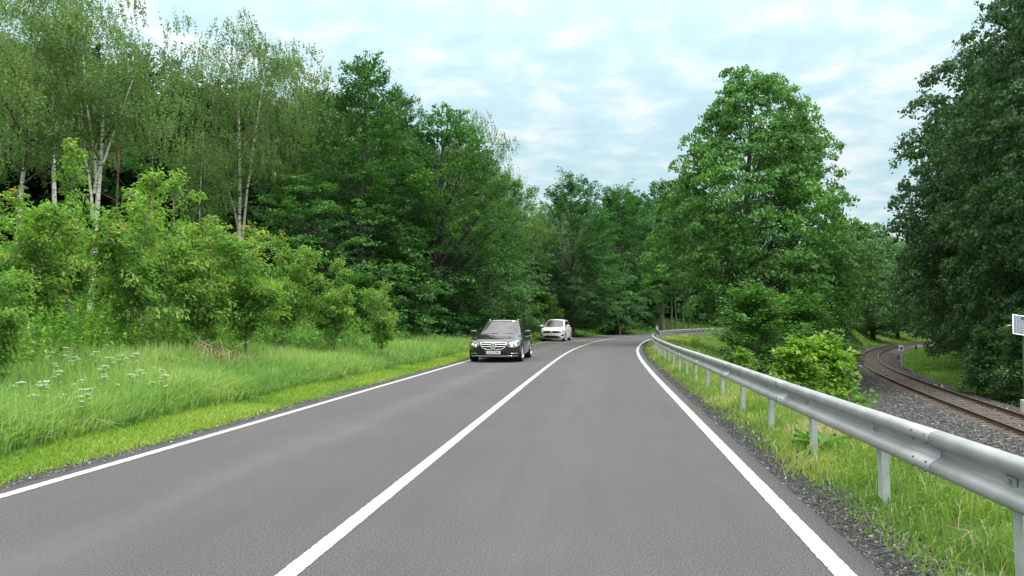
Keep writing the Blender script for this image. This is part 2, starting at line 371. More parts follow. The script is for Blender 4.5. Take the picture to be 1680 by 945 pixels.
def ground_z(x, y):
    x = np.atleast_1d(np.asarray(x, float)); y = np.atleast_1d(np.asarray(y, float))
    Q = np.stack([x, y], 1)
    d, s = ROAD.project(Q); t, st = TRK.project(Q)
    h = hw(s)
    bump = (vnoise(x, y, .5, 1) - .5) * .10 + (vnoise(x, y, .12, 2) - .5) * .3
    left = .55 * smooth01((-d - h - 2.2) / 7) + 1.25 * smooth01((-d - h - 1.0) / 9) * smooth01((y - 55) / 35)
    left = left + bump * smooth01((-d - h - .8) / 3) - .03
    a = np.maximum(d - h - 1.6, 0); bb = np.maximum(-t - 4.3, 0)
    uu = a / (a + bb + 1e-6)
    right = -2.5 * smooth01(uu * 1.25) - .03 + bump * .6 * smooth01(a / 2)
    right = np.where((t < -4.3) & (y > 70), np.maximum(right, -2.5 + 1.5 * smooth01((-t - 4.3) / 8) * smooth01((y - 70) / 25)), right)
    beyond = -2.5 + .9 * smooth01((t - 3.5) / 9) + bump * smooth01((t - 3) / 3)
    z = np.where(d < 0, left, np.where(t < -4.3, right, np.where(t > 3, beyond, -2.62)))
    z = np.where(np.abs(d) < h + .15, -.07, z)
    # past the bends both sides become plain rising woodland
    return z
def gz1(x, y): return float(ground_z(x, y)[0])
# ground sheet: fine near the camera, coarse to the horizon
def axis(lo, hi, fine_lo, fine_hi, step):
    a = [fine_lo]; 
    while a[-1] < fine_hi: a.append(a[-1] + step)
    st = step; b_ = [a[-1]]
    while b_[-1] < hi: st *= 1.25; b_.append(b_[-1] + st)
    st = step; c_ = [fine_lo]
    while c_[-1] > lo: st *= 1.25; c_.append(c_[-1] - st)
    return np.array(c_[:0:-1] + a + b_[1:])
gx_ = axis(-900, 900, -24, 60, .55); gy_ = axis(-300, 1200, -2, 125, .55)
GX, GY = np.meshgrid(gx_, gy_, indexing='ij')
GZ = ground_z(GX.reshape(-1), GY.reshape(-1))
ni, nj = GX.shape
idx = np.arange(ni * nj).reshape(ni, nj)
F = np.stack([idx[:-1, :-1], idx[1:, :-1], idx[1:, 1:], idx[:-1, 1:]], -1).reshape(-1, 4)
tag(link('ground', np_mesh('ground', np.stack([GX.reshape(-1), GY.reshape(-1), GZ], 1), F, smooth=True), MAT['soil']), kind='structure')

def strip(name, path, s0, s1, step, dz, m, jitter=0.0, seed=0, label=None):
    """dz(s) -> list of (d, z) arrays across the strip"""
    s = np.arange(s0, s1, step); rows = dz(s); k = len(rows)
    rg = np.random.default_rng(seed)
    V, UV = [], []
    for j, (d, z) in enumerate(rows):
        d = np.broadcast_to(np.asarray(d, float), s.shape).copy(); z = np.broadcast_to(np.asarray(z, float), s.shape)
        if jitter and j in (0, k - 1): d += rg.normal(0, jitter, s.shape)
        p = path.pt(s, d)
        V.append(np.concatenate([p, z[:, None]], 1)); UV.append(np.stack([d, s], 1))
    n = len(s); V = np.stack(V, 1).reshape(-1, 3); UV = np.stack(UV, 1).reshape(-1, 2)
    id_ = np.arange(n * k).reshape(n, k)
    F = np.stack([id_[:-1, :-1], id_[:-1, 1:], id_[1:, 1:], id_[1:, :-1]], -1).reshape(-1, 4)
    return tag(link(name, np_mesh(name, V, F, smooth=True, uv=UV), m), kind='structure')
S0, S1 = -25, 178
strip('road', ROAD, S0, S1, .5, lambda s: [(-hw(s) - .21, -.12), (-hw(s) - .2, 0)] + [(d, 0) for d in np.linspace(-2.9, 2.9, 9)] + [(hw(s) + .22, 0), (hw(s) + .24, -.12)], MAT['asphalt'])
strip('left_edge_line', ROAD, S0, S1, .03, lambda s: [(-hw(s) - .06, .004), (-hw(s) + .06, .004)], MAT['paint'], .0022, 1)
strip('centre_line', ROAD, S0, S1, .03, lambda s: [(-.06, .004), (.06, .004)], MAT['paint'], .0022, 2)
strip('right_edge_line', ROAD, S0, S1, .03, lambda s: [(hw(s) - .06, .004), (hw(s) + .065, .004)], MAT['paint'], .0022, 3)
strip('right_gravel_shoulder', ROAD, S0, 110, .25, lambda s: [(hw(s) + .19, -.035), (hw(s) + .24, -.018), (hw(s) + .45, -.020), (hw(s) + .72, -.03), (hw(s) + .95, -.09)], MAT['shoulder'], .03, 4)
strip('left_gravel_shoulder', ROAD, S0, 110, .25, lambda s: [(-hw(s) - .75, -.09), (-hw(s) - .62, -.035), (-hw(s) - .36, -.02), (-hw(s) - .15, -.03)], MAT['shoulder'], .03, 5)
TS1 = 215
strip('railway_ballast', TRK, -28, TS1, .6, lambda s: [(-4.6, -2.75), (-4.1, -2.44), (-2.6, TZ - .34), (-1.8, TZ - .19), (-1.2, TZ - .17), (-.6, TZ - .165), (0, TZ - .165), (.6, TZ - .165), (1.2, TZ - .17), (1.8, TZ - .2), (2.7, TZ - .5), (3.2, -2.8)], MAT['ballast'], .12, 6)

# ------------------------------------------------------------------ stones lying on the shoulders and the ballast
def stones(name, pts, size, seed):
    rg = np.random.default_rng(seed); n = len(pts)
    o = np.array([[1, 0, 0], [-1, 0, 0], [0, 1, 0], [0, -1, 0], [0, 0, 1], [0, 0, -1]], float)
    sc = size * np.exp(rg.normal(0, .35, n))
    v = o[None] * rg.uniform(.55, 1.2, (n, 6, 1)) + rg.normal(0, .18, (n, 6, 3))
    a = rg.uniform(0, 6.28, n); ca, sa = np.cos(a)[:, None], np.sin(a)[:, None]
    v = np.stack([v[..., 0] * ca - v[..., 1] * sa, v[..., 0] * sa + v[..., 1] * ca, v[..., 2] * .7], -1) * sc[:, None, None]
    V = (v + pts[:, None]).reshape(-1, 3)
    t = np.array([[0, 2, 4], [2, 1, 4], [1, 3, 4], [3, 0, 4], [2, 0, 5], [1, 2, 5], [3, 1, 5], [0, 3, 5]])
    F3 = (np.arange(n)[:, None, None] * 6 + t[None]).reshape(-1, 3)
    tone = np.repeat(rg.beta(1.6, 2.2, n), 8)
    return link(name, np_mesh(name, V, None, F3, tone), MAT['stone'])
rg = np.random.default_rng(11)
def s_samples(n, a, b_, pw=1.6):
    """arc positions, denser near the camera"""
    u = rg.random(n); return a * (b_ / a) ** (u ** pw) if pw != 1 else a + (b_ - a) * u
s = s_samples(15000, 3.2, 45, 1.0); s = 3.0 * (45 / 3.0) ** rg.random(15000)
d = hw(s) + .22 + .52 * rg.random(15000) ** 1.2
p = ROAD.pt(s, d); a1 = np.concatenate([p, np.full((len(p), 1), -.018)], 1)
s = 4.5 * (60 / 4.5) ** rg.random(7000); d = -hw(s) - .2 - .5 * rg.random(7000) ** 1.2
p = ROAD.pt(s, d); a2 = np.concatenate([p, np.full((len(p), 1), -.022)], 1)
tag(stones('shoulder_gravel', np.concatenate([a1, a2]), .0115, 3), 'loose dark grey gravel beside both edges of the road', 'gravel', kind='stuff')
s = 14 * (95 / 14) ** rg.random(42000); t = rg.uniform(-4.5, 2.6, 42000); cut = (np.abs(t) < 1.25) & (rg.random(42000) < .6); s, t = s[~cut], t[~cut]
t = np.where(np.abs(np.abs(t) - .75) < .09, t + .25, t)
zz = np.interp(t, [-4.6, -4.1, -2.6, -1.8, -1.2, 1.2, 1.8, 2.7], [-2.75, -2.44, TZ - .34, TZ - .19, TZ - .17, TZ - .17, TZ - .2, TZ - .5])
p = TRK.pt(s, t)
tag(stones('ballast_stones', np.concatenate([p, zz[:, None] + .01], 1), .034, 4), 'loose grey ballast stones around the railway track', 'ballast', kind='stuff')

# ------------------------------------------------------------------ plants: leaves, limbs
def leaf_quads(C, A, Nn, L, W, fold=.18, droop=.12):
    """rhombic leaves: centres C, axes A, normals Nn, length L, width W -> V (4n,3)"""
    A = unit(A); B = unit(np.cross(Nn, A)); Nn = np.cross(A, B)
    L = np.broadcast_to(np.asarray(L, float), (len(C),))[:, None]; W = np.broadcast_to(np.asarray(W, float), (len(C),))[:, None]
    v0 = C - A * L * .5; v2 = C + A * L * .5 - Nn * L * droop
    v1 = C + B * W * .5 + Nn * W * fold - A * L * .06; v3 = C - B * W * .5 + Nn * W * fold - A * L * .06
    return np.stack([v0, v1, v2, v3], 1).reshape(-1, 3)
def limb_path(p0, az, el, L, n=6, curl=-20, rg=None, wob=.06):
    P = [np.array(p0, float)]
    for k in range(n - 1):
        e_ = R(el + curl * (k / (n - 1)))
        d = np.array([math.cos(az) * math.cos(e_), math.sin(az) * math.cos(e_), math.sin(e_)])
        d += rg.normal(0, wob, 3); P.append(P[-1] + d * L / (n - 1)); az += rg.normal(0, .10)
    return np.array(P)
def lerp_path(P, u):
    x = u * (len(P) - 1); i = min(int(x), len(P) - 2); f_ = x - i
    return P[i] * (1 - f_) + P[i + 1] * f_, unit(P[i + 1] - P[i])

def build_plant(H, hb, Rm, prof, nb, elev, curl, seed, sec=8, spr=3, secl=.38, style='spray', n_leaf=12, S=.5, L=.12, W=.07, trunk_r=.18,
                lean=(0, 0), wob=.12, flat=.12, droop=.15, hang=.0, stems=None, tip_tone=0.0, keep=1.0, sparse=0.0, limbs=True, bias=None, sag=0.0, vary=(.7, 1.15)):
    """returns limb paths and (V, F4, tone) of the foliage; stems: list of trunk polylines replacing the single trunk"""
    rg = np.random.default_rng(seed)
    paths = []
    if stems is None:
        z = np.linspace(0, H * .97, 12); off = np.cumsum(rg.normal(0, wob, (12, 2)) * np.linspace(.2, 1, 12)[:, None], 0)
        off += np.linspace(0, 1, 12)[:, None] ** 1.3 * np.array(lean)[None]
        stems = [(np.column_stack([off, z]), trunk_r, hb)]
    SP, SD, SS, ST = [], [], [], []
    nst = len(stems)
    for (T, r0, hb_) in stems:
        T = np.asarray(T, float); n = len(T)
        paths.append((T, r0 * (1 - np.linspace(0, 1, n)) ** .8 + .012 + (np.r_[r0 * .35, r0 * .1, np.zeros(n - 2)])))
        top = T[-1][2]; nb_ = max(4, nb // nst)
        az0 = rg.uniform(0, 6.28)
        for i in range(nb_):
            t = (i + rg.uniform(.2, .8)) / nb_
            if rg.random() < sparse: continue
            zt = hb_ + (top - hb_) * t ** .92
            k = np.interp(zt, T[:, 2], np.arange(n)); p0, _ = lerp_path(T, k / (n - 1))
            az = az0 + i * 2.39996 + rg.normal(0, .35)
            Lb = Rm * prof(t) * rg.uniform(*vary)
            if bias is not None: Lb *= 1 + bias[1] * math.cos(az - bias[0])
            el = elev[0] + (elev[1] - elev[0]) * t + rg.normal(0, 9)
            P = limb_path(p0, az, el, Lb, 7, curl, rg)
            if sag: P[:, 2] -= sag * np.linspace(0, 1, 7) ** 2 * Lb
            rb = max(.008, min(r0 * .42, .018 * Lb + .01) * (1 - .5 * t))
            if limbs: paths.append((P, np.linspace(rb, .005, 7)))
            for q, u_ in enumerate(np.linspace(.22, 1, sec)):
                p, dv = lerp_path(P, u_ * .999)
                side = 1 if q % 2 else -1
                a2 = math.atan2(dv[1], dv[0]) + (side * R(rg.uniform(30, 70)) if u_ < .97 else rg.normal(0, .2))
                e2 = math.degrees(math.asin(np.clip(dv[2], -1, 1))) * .6 + rg.normal(0, 10)
                l2 = (Lb * secl * (1.15 - .75 * u_) + S * .4) * rg.uniform(.7, 1.2)
                Q = limb_path(p, a2, e2, l2, 4, curl * .6, rg)
                if limbs and l2 > .5 and rg.random() < .35: paths.append((Q, np.linspace(max(.006, rb * .4), .004, 4)))
                tone2 = rg.normal(0, .14)
                for m in range(spr):
                    if rg.random() > keep: continue
                    c_, d_ = lerp_path(Q, (m + rg.uniform(.4, 1)) / spr * .999)
                    SP.append(c_ + rg.normal(0, S * .12, 3)); SD.append(d_); SS.append(S * rg.uniform(.7, 1.25))
                    ST.append(.42 + tone2 + rg.normal(0, .10) + tip_tone * max(0, t - .45) * (1 if u_ > .7 else .4) + .10 * (u_ - .5))
        # leader
        for m in range(4):
            p, dv = lerp_path(T, .93 + .02 * m); SP.append(p + rg.normal(0, .08, 3)); SD.append(unit(dv + rg.normal(0, .3, 3))); SS.append(S * .7); ST.append(.5 + tip_tone * .5)
    return paths, foliage(rg, SP, SD, SS, ST, style, n_leaf, L, W, flat, droop, hang)

def foliage(rg, SP, SD, SS, ST, style, n_leaf, L, W, flat=.12, droop=.15, hang=0.0):
    SP = np.array(SP); SD = unit(np.array(SD)); SS = np.array(SS); ST = np.array(ST)
    m = n_leaf; n = len(SP) * m
    C0 = np.repeat(SP, m, 0); D = np.repeat(SD, m, 0); s_ = np.repeat(SS, m)[:, None]; tone = np.repeat(ST, m)
    up = np.array([0, 0, 1.])
    if style == 'spray':
        Wd = unit(np.cross(D, up) + 1e-4); Nn = unit(np.cross(Wd, D)); Nn = np.where(Nn[:, 2:3] < 0, -Nn, Nn)
        a = rg.uniform(-.65, .65, (n, 1)); bb = rg.uniform(-1, 1, (n, 1)) * (1 - .55 * np.abs(a + .2)); cc = rg.normal(0, flat, (n, 1))
        C = C0 + s_ * (D * a + Wd * bb * .62 + Nn * cc)
        C[:, 2:3] -= droop * s_ * (a + .65) ** 2 * .6 + droop * s_ * bb ** 2 * .5
        A = unit(D * rg.uniform(.3, 1, (n, 1)) + Wd * np.sign(bb) * rg.uniform(.2, 1, (n, 1)) + rg.normal(0, .25, (n, 3)) - up * hang)
        NN = unit(Nn + rg.normal(0, .38, (n, 3)))
    elif style == 'dome':
        O = unit(D * .7 + up * .55)
        v = unit(unit(rg.normal(0, 1, (n, 3))) + np.repeat(unit(np.array(SD) * .7 + up * .55), m, 0) * .75)
        C = C0 + v * s_ * rg.uniform(.45, 1.0, (n, 1)) * np.array([1, 1, .72])
        NN = unit(v + rg.normal(0, .45, (n, 3)) + up * .2)
        A = unit(np.cross(NN, rg.normal(0, 1, (n, 3))) - up * (.35 + hang))
    else:                                            # 'hang': strands hanging from the twig ends
        strands = np.repeat(rg.normal(0, .30, (len(SP), 3, 3)), m // 3, 1).reshape(-1, 3) if m % 3 == 0 else rg.normal(0, .3, (n, 3))
        strands[:, 2] *= .3
        dn = rg.uniform(0, 1, (n, 1)) ** .8
        C = C0 + s_ * (strands * 1.2 + D * .25 * dn) + rg.normal(0, .055, (n, 3)) * s_ - up * dn * s_ * 1.15
        A = unit(-up * .8 + rg.normal(0, .6, (n, 3))); NN = unit(rg.normal(0, 1, (n, 3)) + up * .15)
    sc = np.exp(rg.normal(0, .22, n))
    V = leaf_quads(C, A, NN, L * sc, W * sc)
    F4 = np.arange(n * 4).reshape(n, 4)
    tone = np.clip(tone + rg.normal(0, .12, n), 0, 1)
    return V, F4, tone


def build_crown(H, hb, Rm, prof, nb, seed, SB=1.3, ns=7, n_leaf=14, S=.45, L=.16, W=.10, style='spray', elev=(-18, 55), shell=(.30, .70), lump=.22,
                trunk_r=.2, wob=.12, lean=(0, 0), flat=.12, droop=.2, hang=0.0, stems=None, limb_frac=.4, thick=.10, limbs=True, tip=.1, top_gap=0.0):
    """a crown filled with boughs: each bough is a flat or domed lobe of leafy twigs on its own limb"""
    rg = np.random.default_rng(seed); paths = []
    if stems is None:
        z = np.linspace(0, H * .97, 12); off = np.cumsum(rg.normal(0, wob, (12, 2)) * np.linspace(.2, 1, 12)[:, None], 0)
        off += np.linspace(0, 1, 12)[:, None] ** 1.3 * np.array(lean)[None]
        stems = [(np.column_stack([off, z]), trunk_r, hb, 1.0)]
    for T, r0, hb_, wt in stems:
        n = len(T); paths.append((T, r0 * (1 - np.linspace(0, 1, n)) ** .8 + .012 + np.r_[r0 * .35, r0 * .1, np.zeros(n - 2)]))
    nstem = len(paths)
    up = np.array([0, 0, 1.]); SP, SD, SS, ST = [], [], [], []
    lobes = rg.uniform(0, 6.28, (5, 2)); lamp = rg.normal(0, 1, 5) / 2.2
    tg = np.linspace(.01, .99, 120)
    wsum = sum(w_ for *_, w_ in stems)
    for T, r0, hb_, wt in stems:
        T = np.asarray(T, float); n = len(T); top = T[-1][2]
        pr = np.array([prof(t) for t in tg]) + .10; cdf = np.cumsum(pr); cdf /= cdf[-1]
        k_ = int(nb * wt / wsum); az0 = rg.uniform(0, 6.28); Rs = Rm * (wt ** .5 if len(stems) > 1 else 1)
        for i in range(k_):
            t = float(np.interp((i + rg.random()) / k_, cdf, tg)); az = az0 + i * 2.39996 + rg.normal(0, .3)
            lm = 1 + lump * sum(lamp[q] * math.sin((q % 3 + 1) * az + lobes[q, 0] + (3 + 2 * q) * t + lobes[q, 1]) for q in range(5))
            r = Rs * prof(t) * lm * (shell[0] + shell[1] * math.sqrt(rg.random()))
            zt = hb_ + (top - hb_) * t
            k = np.interp(zt, T[:, 2], np.arange(n)); p0, _ = lerp_path(T, min(k / (n - 1), .999))
            e_ = R(elev[0] + (elev[1] - elev[0]) * t + rg.normal(0, 10))
            d = np.array([math.cos(az) * math.cos(e_), math.sin(az) * math.cos(e_), math.sin(e_)])
            c = np.array([p0[0] + math.cos(az) * r, p0[1] + math.sin(az) * r, zt + rg.normal(0, .15)])
            sb = SB * (.55 + .45 * min(1, prof(t) + .1)) * rg.uniform(.7, 1.25)
            wd = unit(np.cross(d, up) + 1e-5); nn = unit(np.cross(wd, d)); nn = nn if nn[2] > 0 else -nn
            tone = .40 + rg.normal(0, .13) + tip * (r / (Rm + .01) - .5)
            if rg.random() < limb_frac:
                zb = max(hb_ * .7, zt - r * math.tan(R(max(8, 20 + 45 * t)))); k2 = np.interp(zb, T[:, 2], np.arange(n)); q0, _ = lerp_path(T, min(k2 / (n - 1), .999))
                mid = q0 * .45 + c * .55 + np.array([0, 0, .10 * r]) + rg.normal(0, .06 * r, 3)
                rb = max(.012, min(r0 * .4, .016 * r + .008))
                uu = np.linspace(0, 1, 6)[:, None]; P = q0 * (1 - uu) ** 2 + 2 * mid * uu * (1 - uu) + c * uu ** 2
                paths.append((P, np.linspace(rb, .006, 6)))
            for m in range(ns):
                if style == 'dome':
                    v = rg.normal(0, 1, 3); v[2] = abs(v[2]) * .9 - .15; v = unit(v + d * .45)
                    p = c + v * sb * np.array([.62, .62, .48]); dd = unit(v + d * .4)
                else:
                    a_ = rg.uniform(-.8, .55); b_ = rg.uniform(-.8, .8) * (1 - .35 * a_)
                    p = c + sb * (d * a_ + wd * b_ * .7 + nn * rg.normal(0, thick)) - up * sb * droop * ((a_ + .8) ** 2 * .35 + b_ * b_ * .25); dd = unit(d + wd * b_ * .9)
                SP.append(p); SD.append(dd); SS.append(S * rg.uniform(.75, 1.25)); ST.append(tone + rg.normal(0, .06))
        for m in range(5):
            p, dv = lerp_path(T, .92 + .019 * m); SP.append(p + rg.normal(0, .10, 3)); SD.append(unit(dv + rg.normal(0, .35, 3))); SS.append(S * .8); ST.append(.5)
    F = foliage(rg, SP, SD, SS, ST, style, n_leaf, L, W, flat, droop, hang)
    return (paths[:nstem], paths[nstem:] if limbs else []), F

P_ROUND = lambda t: math.sin(math.pi * (.12 + .86 * t) ** .85) ** .6 if 0 < t < 1 else .3
P_CONE = lambda t: (1 - t) ** .68 * (1 if t > .12 else .75 + 2 * t) + .07
P_OVAL = lambda t: max(.12, (1 - (2 * t - .85) ** 2 / 1.5)) ** .8
P_BUSH = lambda t: 1.0 - .55 * t
P_UP = lambda t: max(.15, math.sin(math.pi * min(1, .25 + .75 * t)) ** .7)

PROTO = {}
def proto(key, leaf, barkm, limbm=None, **k):
    if 'sec' in k:
        paths, (V, F, tone) = build_plant(**k); st, lb = paths[:1], paths[1:]
    else:
        (st, lb), (V, F, tone) = build_crown(**k)
    tv, tf = tube_arrays(st, 9); bv, bf = (tube_arrays(lb, 5) if lb else (np.zeros((0, 3)), np.zeros((0, 4), int)))
    tr = np_mesh(key + '_trunk', np.concatenate([tv, bv]), np.concatenate([tf, bf + len(tv)]), smooth=True); tr.materials.append(MAT[barkm])
    if limbm:
        tr.materials.append(MAT[limbm]); mi = np.zeros(len(tf) + len(bf), np.int32); mi[len(tf):] = 1; tr.polygons.foreach_set('material_index', mi)
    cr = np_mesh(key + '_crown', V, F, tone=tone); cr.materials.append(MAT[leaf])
    PROTO[key] = (tr, cr, k['H'])
    return PROTO[key]
def plant(key, name, label, cat, x, y, h=None, rz=0.0, group=None, z=None, wide=1.0, stem='trunk', crown='crown'):
    tr, cr, H = PROTO[key]
    sc = (h / H) if h else 1.0
    root = empty(name, (x, y, (gz1(x, y) if z is None else z) - .05), rz, label=label, cat=cat, group=group)
    root.scale = (sc * wide, sc * wide, sc)
    link(stem, tr, None, root); link(crown, cr, None, root)
    return root
def at(px, Y): return (px - 840) / 1250 * Y, Y
def htop(py, Y, x, z=None):
    """height of a plant on the ground at (x, Y) whose top is seen at picture row py"""
    return 1.4 + (528 - py) / 1250 * Y - (gz1(x, Y) if z is None else z)

# species
def fork(xy, h0, h1, r, lean, rg_seed, hb, wt=1.0):
    rg = np.random.default_rng(rg_seed); n = 10; z = np.linspace(h0, h1, n)
    o = np.linspace(0, 1, n)[:, None] ** 1.1 * np.array(lean)[None] + np.cumsum(rg.normal(0, .05, (n, 2)), 0) + np.array(xy)[None]
    o[0] = xy
    return (np.column_stack([o, z]), r, hb, wt)
BIRCH = dict(prof=P_OVAL, elev=(10, 60), style='hang', n_leaf=33, S=.62, SB=1.15, ns=11, L=.082, W=.06, shell=(.42, .62), lump=.45, limb_frac=.22, thick=.25)
proto('birch_fork', 'birch', 'bark_birch', 'bark_brown', H=16.5, hb=5.5, Rm=2.7, nb=120, seed=21,
      stems=[fork((0, 0), 0, 16.5, .125, (.5, .1), 1, 9.2, 1.3), fork((.1, 0), 6.8, 13.5, .045, (2.0, .2), 2, 9.6, .5), fork((.05, 0), 5.6, 14.0, .05, (-1.2, .4), 3, 9.8, .6), fork((.1, .1), 7.5, 15.0, .05, (-.5, -.8), 4, 10, .5)], **BIRCH)
proto('birch_single', 'birch', 'bark_birch', 'bark_brown', H=17, hb=8.0, Rm=2.9, nb=112, seed=22, trunk_r=.12, lean=(.5, .2), wob=.07, **BIRCH)
proto('birch_wide', 'birch', 'bark_birch', 'bark_brown', H=17.5, hb=5.8, Rm=2.8, nb=135, seed=23,
      stems=[fork((0, 0), 0, 17.5, .12, (-.5, .2), 5, 8.5, 1.2), fork((0, 0), 5.2, 10.5, .06, (-1.9, .3), 6, 8.8, .35), fork((.02, 0), 5.5, 16.0, .05, (1.4, -.3), 7, 9.0, .8)], **BIRCH)
proto('birch_slim', 'birch', 'bark_birch', 'bark_brown', H=15, hb=8.0, Rm=1.9, nb=56, seed=24, trunk_r=.10, lean=(-.4, 0), wob=.07, **BIRCH)
HB = dict(style='spray', n_leaf=20, S=.50, L=.145, W=.095, ns=8, SB=1.4)
proto('hornbeam_tall', 'hornbeam', 'bark', H=15.5, hb=.4, Rm=4.8, prof=P_CONE, nb=330, seed=31, trunk_r=.2, wob=.10, lump=.30, **HB)
proto('hornbeam_round', 'hornbeam', 'bark', H=14, hb=.3, Rm=4.4, prof=P_ROUND, nb=330, seed=32, trunk_r=.24, lean=(.8, 0), lump=.26, **HB)
proto('beech_tall', 'beech', 'bark_beech', H=17, hb=1.3, Rm=4.7, prof=P_ROUND, nb=420, seed=33, trunk_r=.24, lump=.3, **HB)
proto('beech_high', 'beech', 'bark_beech', H=20, hb=5.0, Rm=4.3, prof=P_ROUND, nb=360, seed=34, trunk_r=.25, lump=.3, **HB)
DM = dict(style='dome')
P_MAPLE = lambda t: min(1, .72 + 1.3 * t) if t < .22 else max(.1, (1 - ((t - .22) / .80) ** 1.9)) ** .72
proto('maple', 'maple', 'bark', H=17.6, hb=3.6, Rm=5.3, prof=P_MAPLE, nb=330, seed=42, SB=1.45, ns=8, n_leaf=24, S=.44, L=.165, W=.14, trunk_r=.3, wob=.16, lump=.28, elev=(-10, 60), **DM)
proto('maple_slim', 'maple', 'bark', H=15.5, hb=1.5, Rm=3.3, prof=P_MAPLE, nb=170, seed=43, SB=1.2, ns=7, n_leaf=16, S=.40, L=.18, W=.14, trunk_r=.16, lump=.3, **DM)
proto('oak', 'oak', 'bark', H=22, hb=1.2, Rm=6.4, prof=P_ROUND, nb=390, seed=51, SB=1.7, ns=9, n_leaf=25, S=.54, L=.18, W=.14, trunk_r=.4, wob=.15, lump=.22, **DM)
proto('oak_small', 'oak', 'bark', H=18, hb=.9, Rm=5.0, prof=P_ROUND, nb=270, seed=52, SB=1.6, ns=9, n_leaf=24, S=.54, L=.18, W=.14, trunk_r=.3, lump=.24, **DM)
proto('railside', 'railwood', 'bark', H=15, hb=1.0, Rm=4.6, prof=P_ROUND, nb=200, seed=53, SB=1.9, ns=8, n_leaf=20, S=.62, L=.26, W=.19, trunk_r=.25, lump=.24, **DM)
CH = dict(style='spray', vary=(.4, 1.35), n_leaf=11, hang=.55, flat=.22, droop=.35, tip_tone=.42)
def leaders(H, hb, r, k, spread, seed):
    rg = np.random.default_rng(seed); L = [fork((0, 0), 0, H, r, (rg.normal(0, .1), rg.normal(0, .1)), seed, hb)[:3]]
    for q in range(k):
        a = q * 6.283 / k + rg.normal(0, .4); h0 = rg.uniform(.22, .42) * H; h1 = H * rg.uniform(.52, .95); sp_ = spread * rg.uniform(.6, 1.15)
        L.append(fork((0, 0), h0, h1, r * .55, (math.cos(a) * sp_, math.sin(a) * sp_), seed * 9 + q, max(hb, h0 + .15))[:3])
    return L
proto('sapling_a', 'cherry', 'bark_sapling', H=4.8, hb=.95, Rm=.85, prof=P_OVAL, nb=74, elev=(22, 66), curl=-14, seed=61, sec=5, spr=2, secl=.42, S=.32, L=.125, W=.052, trunk_r=.03, stems=leaders(4.8, .95, .03, 5, 1.0, 3), **CH)
proto('sapling_b', 'cherry', 'bark_sapling', H=5.9, hb=1.7, Rm=.70, prof=P_UP, nb=66, elev=(30, 70), curl=-16, seed=62, sec=5, spr=2, secl=.42, S=.32, L=.13, W=.052, trunk_r=.03, stems=leaders(5.9, 1.7, .032, 3, .6, 5), **CH)
proto('sapling_c', 'cherry', 'bark_sapling', H=4.2, hb=.75, Rm=.85, prof=P_OVAL, nb=72, elev=(16, 64), curl=-12, seed=63, sec=5, spr=2, secl=.42, S=.34, L=.115, W=.055, trunk_r=.028, stems=leaders(4.2, .75, .028, 5, 1.05, 8), style='spray', n_leaf=11, hang=.4, flat=.2, droop=.3, tip_tone=.25, vary=(.4, 1.35))
proto('bush_round', 'shrub', 'bark_brown', H=3.6, hb=.15, Rm=2.4, prof=P_BUSH, nb=56, elev=(12, 76), curl=-20, seed=71, sec=8, spr=2, secl=.36, style='spray', n_leaf=15, S=.42, L=.12, W=.08, trunk_r=.05, flat=.2, droop=.3)
proto('bush_hazel', 'hazel', 'bark_brown', H=2.3, hb=.08, Rm=1.35, prof=P_BUSH, nb=42, elev=(18, 76), curl=-16, seed=72, sec=6, spr=2, secl=.40, style='spray', n_leaf=11, S=.30, L=.125, W=.095, trunk_r=.03, flat=.25, droop=.3, hang=.2, tip_tone=.25)
proto('bush_dark', 'oak', 'bark_brown', H=4.0, hb=.15, Rm=2.6, prof=P_BUSH, nb=52, elev=(10, 74), curl=-18, seed=73, sec=8, spr=2, secl=.36, style='spray', n_leaf=15, S=.5, L=.15, W=.10, trunk_r=.06, flat=.2, droop=.3)

# ------------------------------------------------------------------ the individual trees and shrubs
def tree_px(key, name, label, px, Y, py, cat='tree', rz=0.0, group=None, wide=1.0, **k):
    x, y = at(px, Y)
    return plant(key, name, label, cat, x, y, htop(py, Y, x), rz, group, wide=wide, **k)
BW = 'birches along the left wood edge'
tree_px('birch_single', 'birch_tree', 'white trunked birch at the far left edge of the photo', 22, 32, -60, rz=.3, group=BW)
tree_px('birch_fork', 'birch_tree', 'tall white birch forking into several stems behind the green saplings', 146, 33, -45, rz=0, group=BW)
tree_px('birch_wide', 'birch_tree', 'feathery birch whose white trunk throws one limb low to the left', 396, 40, 12, rz=0, group=BW)
tree_px('birch_slim', 'birch_tree', 'thin pale birch standing just left of the pointed hornbeam', 487, 45, 48, rz=1.2, group=BW)
tree_px('birch_slim', 'birch_tree', 'slender birch stem between the forked birch and the low limbed birch', 322, 38, 205, rz=2.6, group=BW)
tree_px('birch_single', 'birch_tree', 'birch hidden up to its crown behind the first two white birches', 85, 41, -70, rz=2.1, group=BW)
tree_px('birch_wide', 'birch_tree', 'drooping birch crown rising behind the broad round hornbeam', 772, 53, 176, rz=2.4, group=BW)
tree_px('birch_single', 'birch_tree', 'loose pale birch crown at the right end of the left tree wall', 838, 62, 268, rz=4.0, group=BW)
tree_px('birch_slim', 'birch_tree', 'birch with a white banded stem inside the dark hornbeam leaves', 566, 47, 150, rz=3.3, group=BW)
tree_px('hornbeam_tall', 'hornbeam_tree', 'pointed dark hornbeam rising highest above the left tree wall', 588, 39, 68, rz=.4, wide=1.0)
tree_px('hornbeam_round', 'hornbeam_tree', 'broad round topped hornbeam with a leaning trunk left of the cars', 708, 43, 166, rz=.2, wide=1.12)
tree_px('hornbeam_tall', 'hornbeam_tree', 'narrow hornbeam leader showing between the pointed and the round hornbeam', 650, 46, 122, rz=2.2, wide=.85)
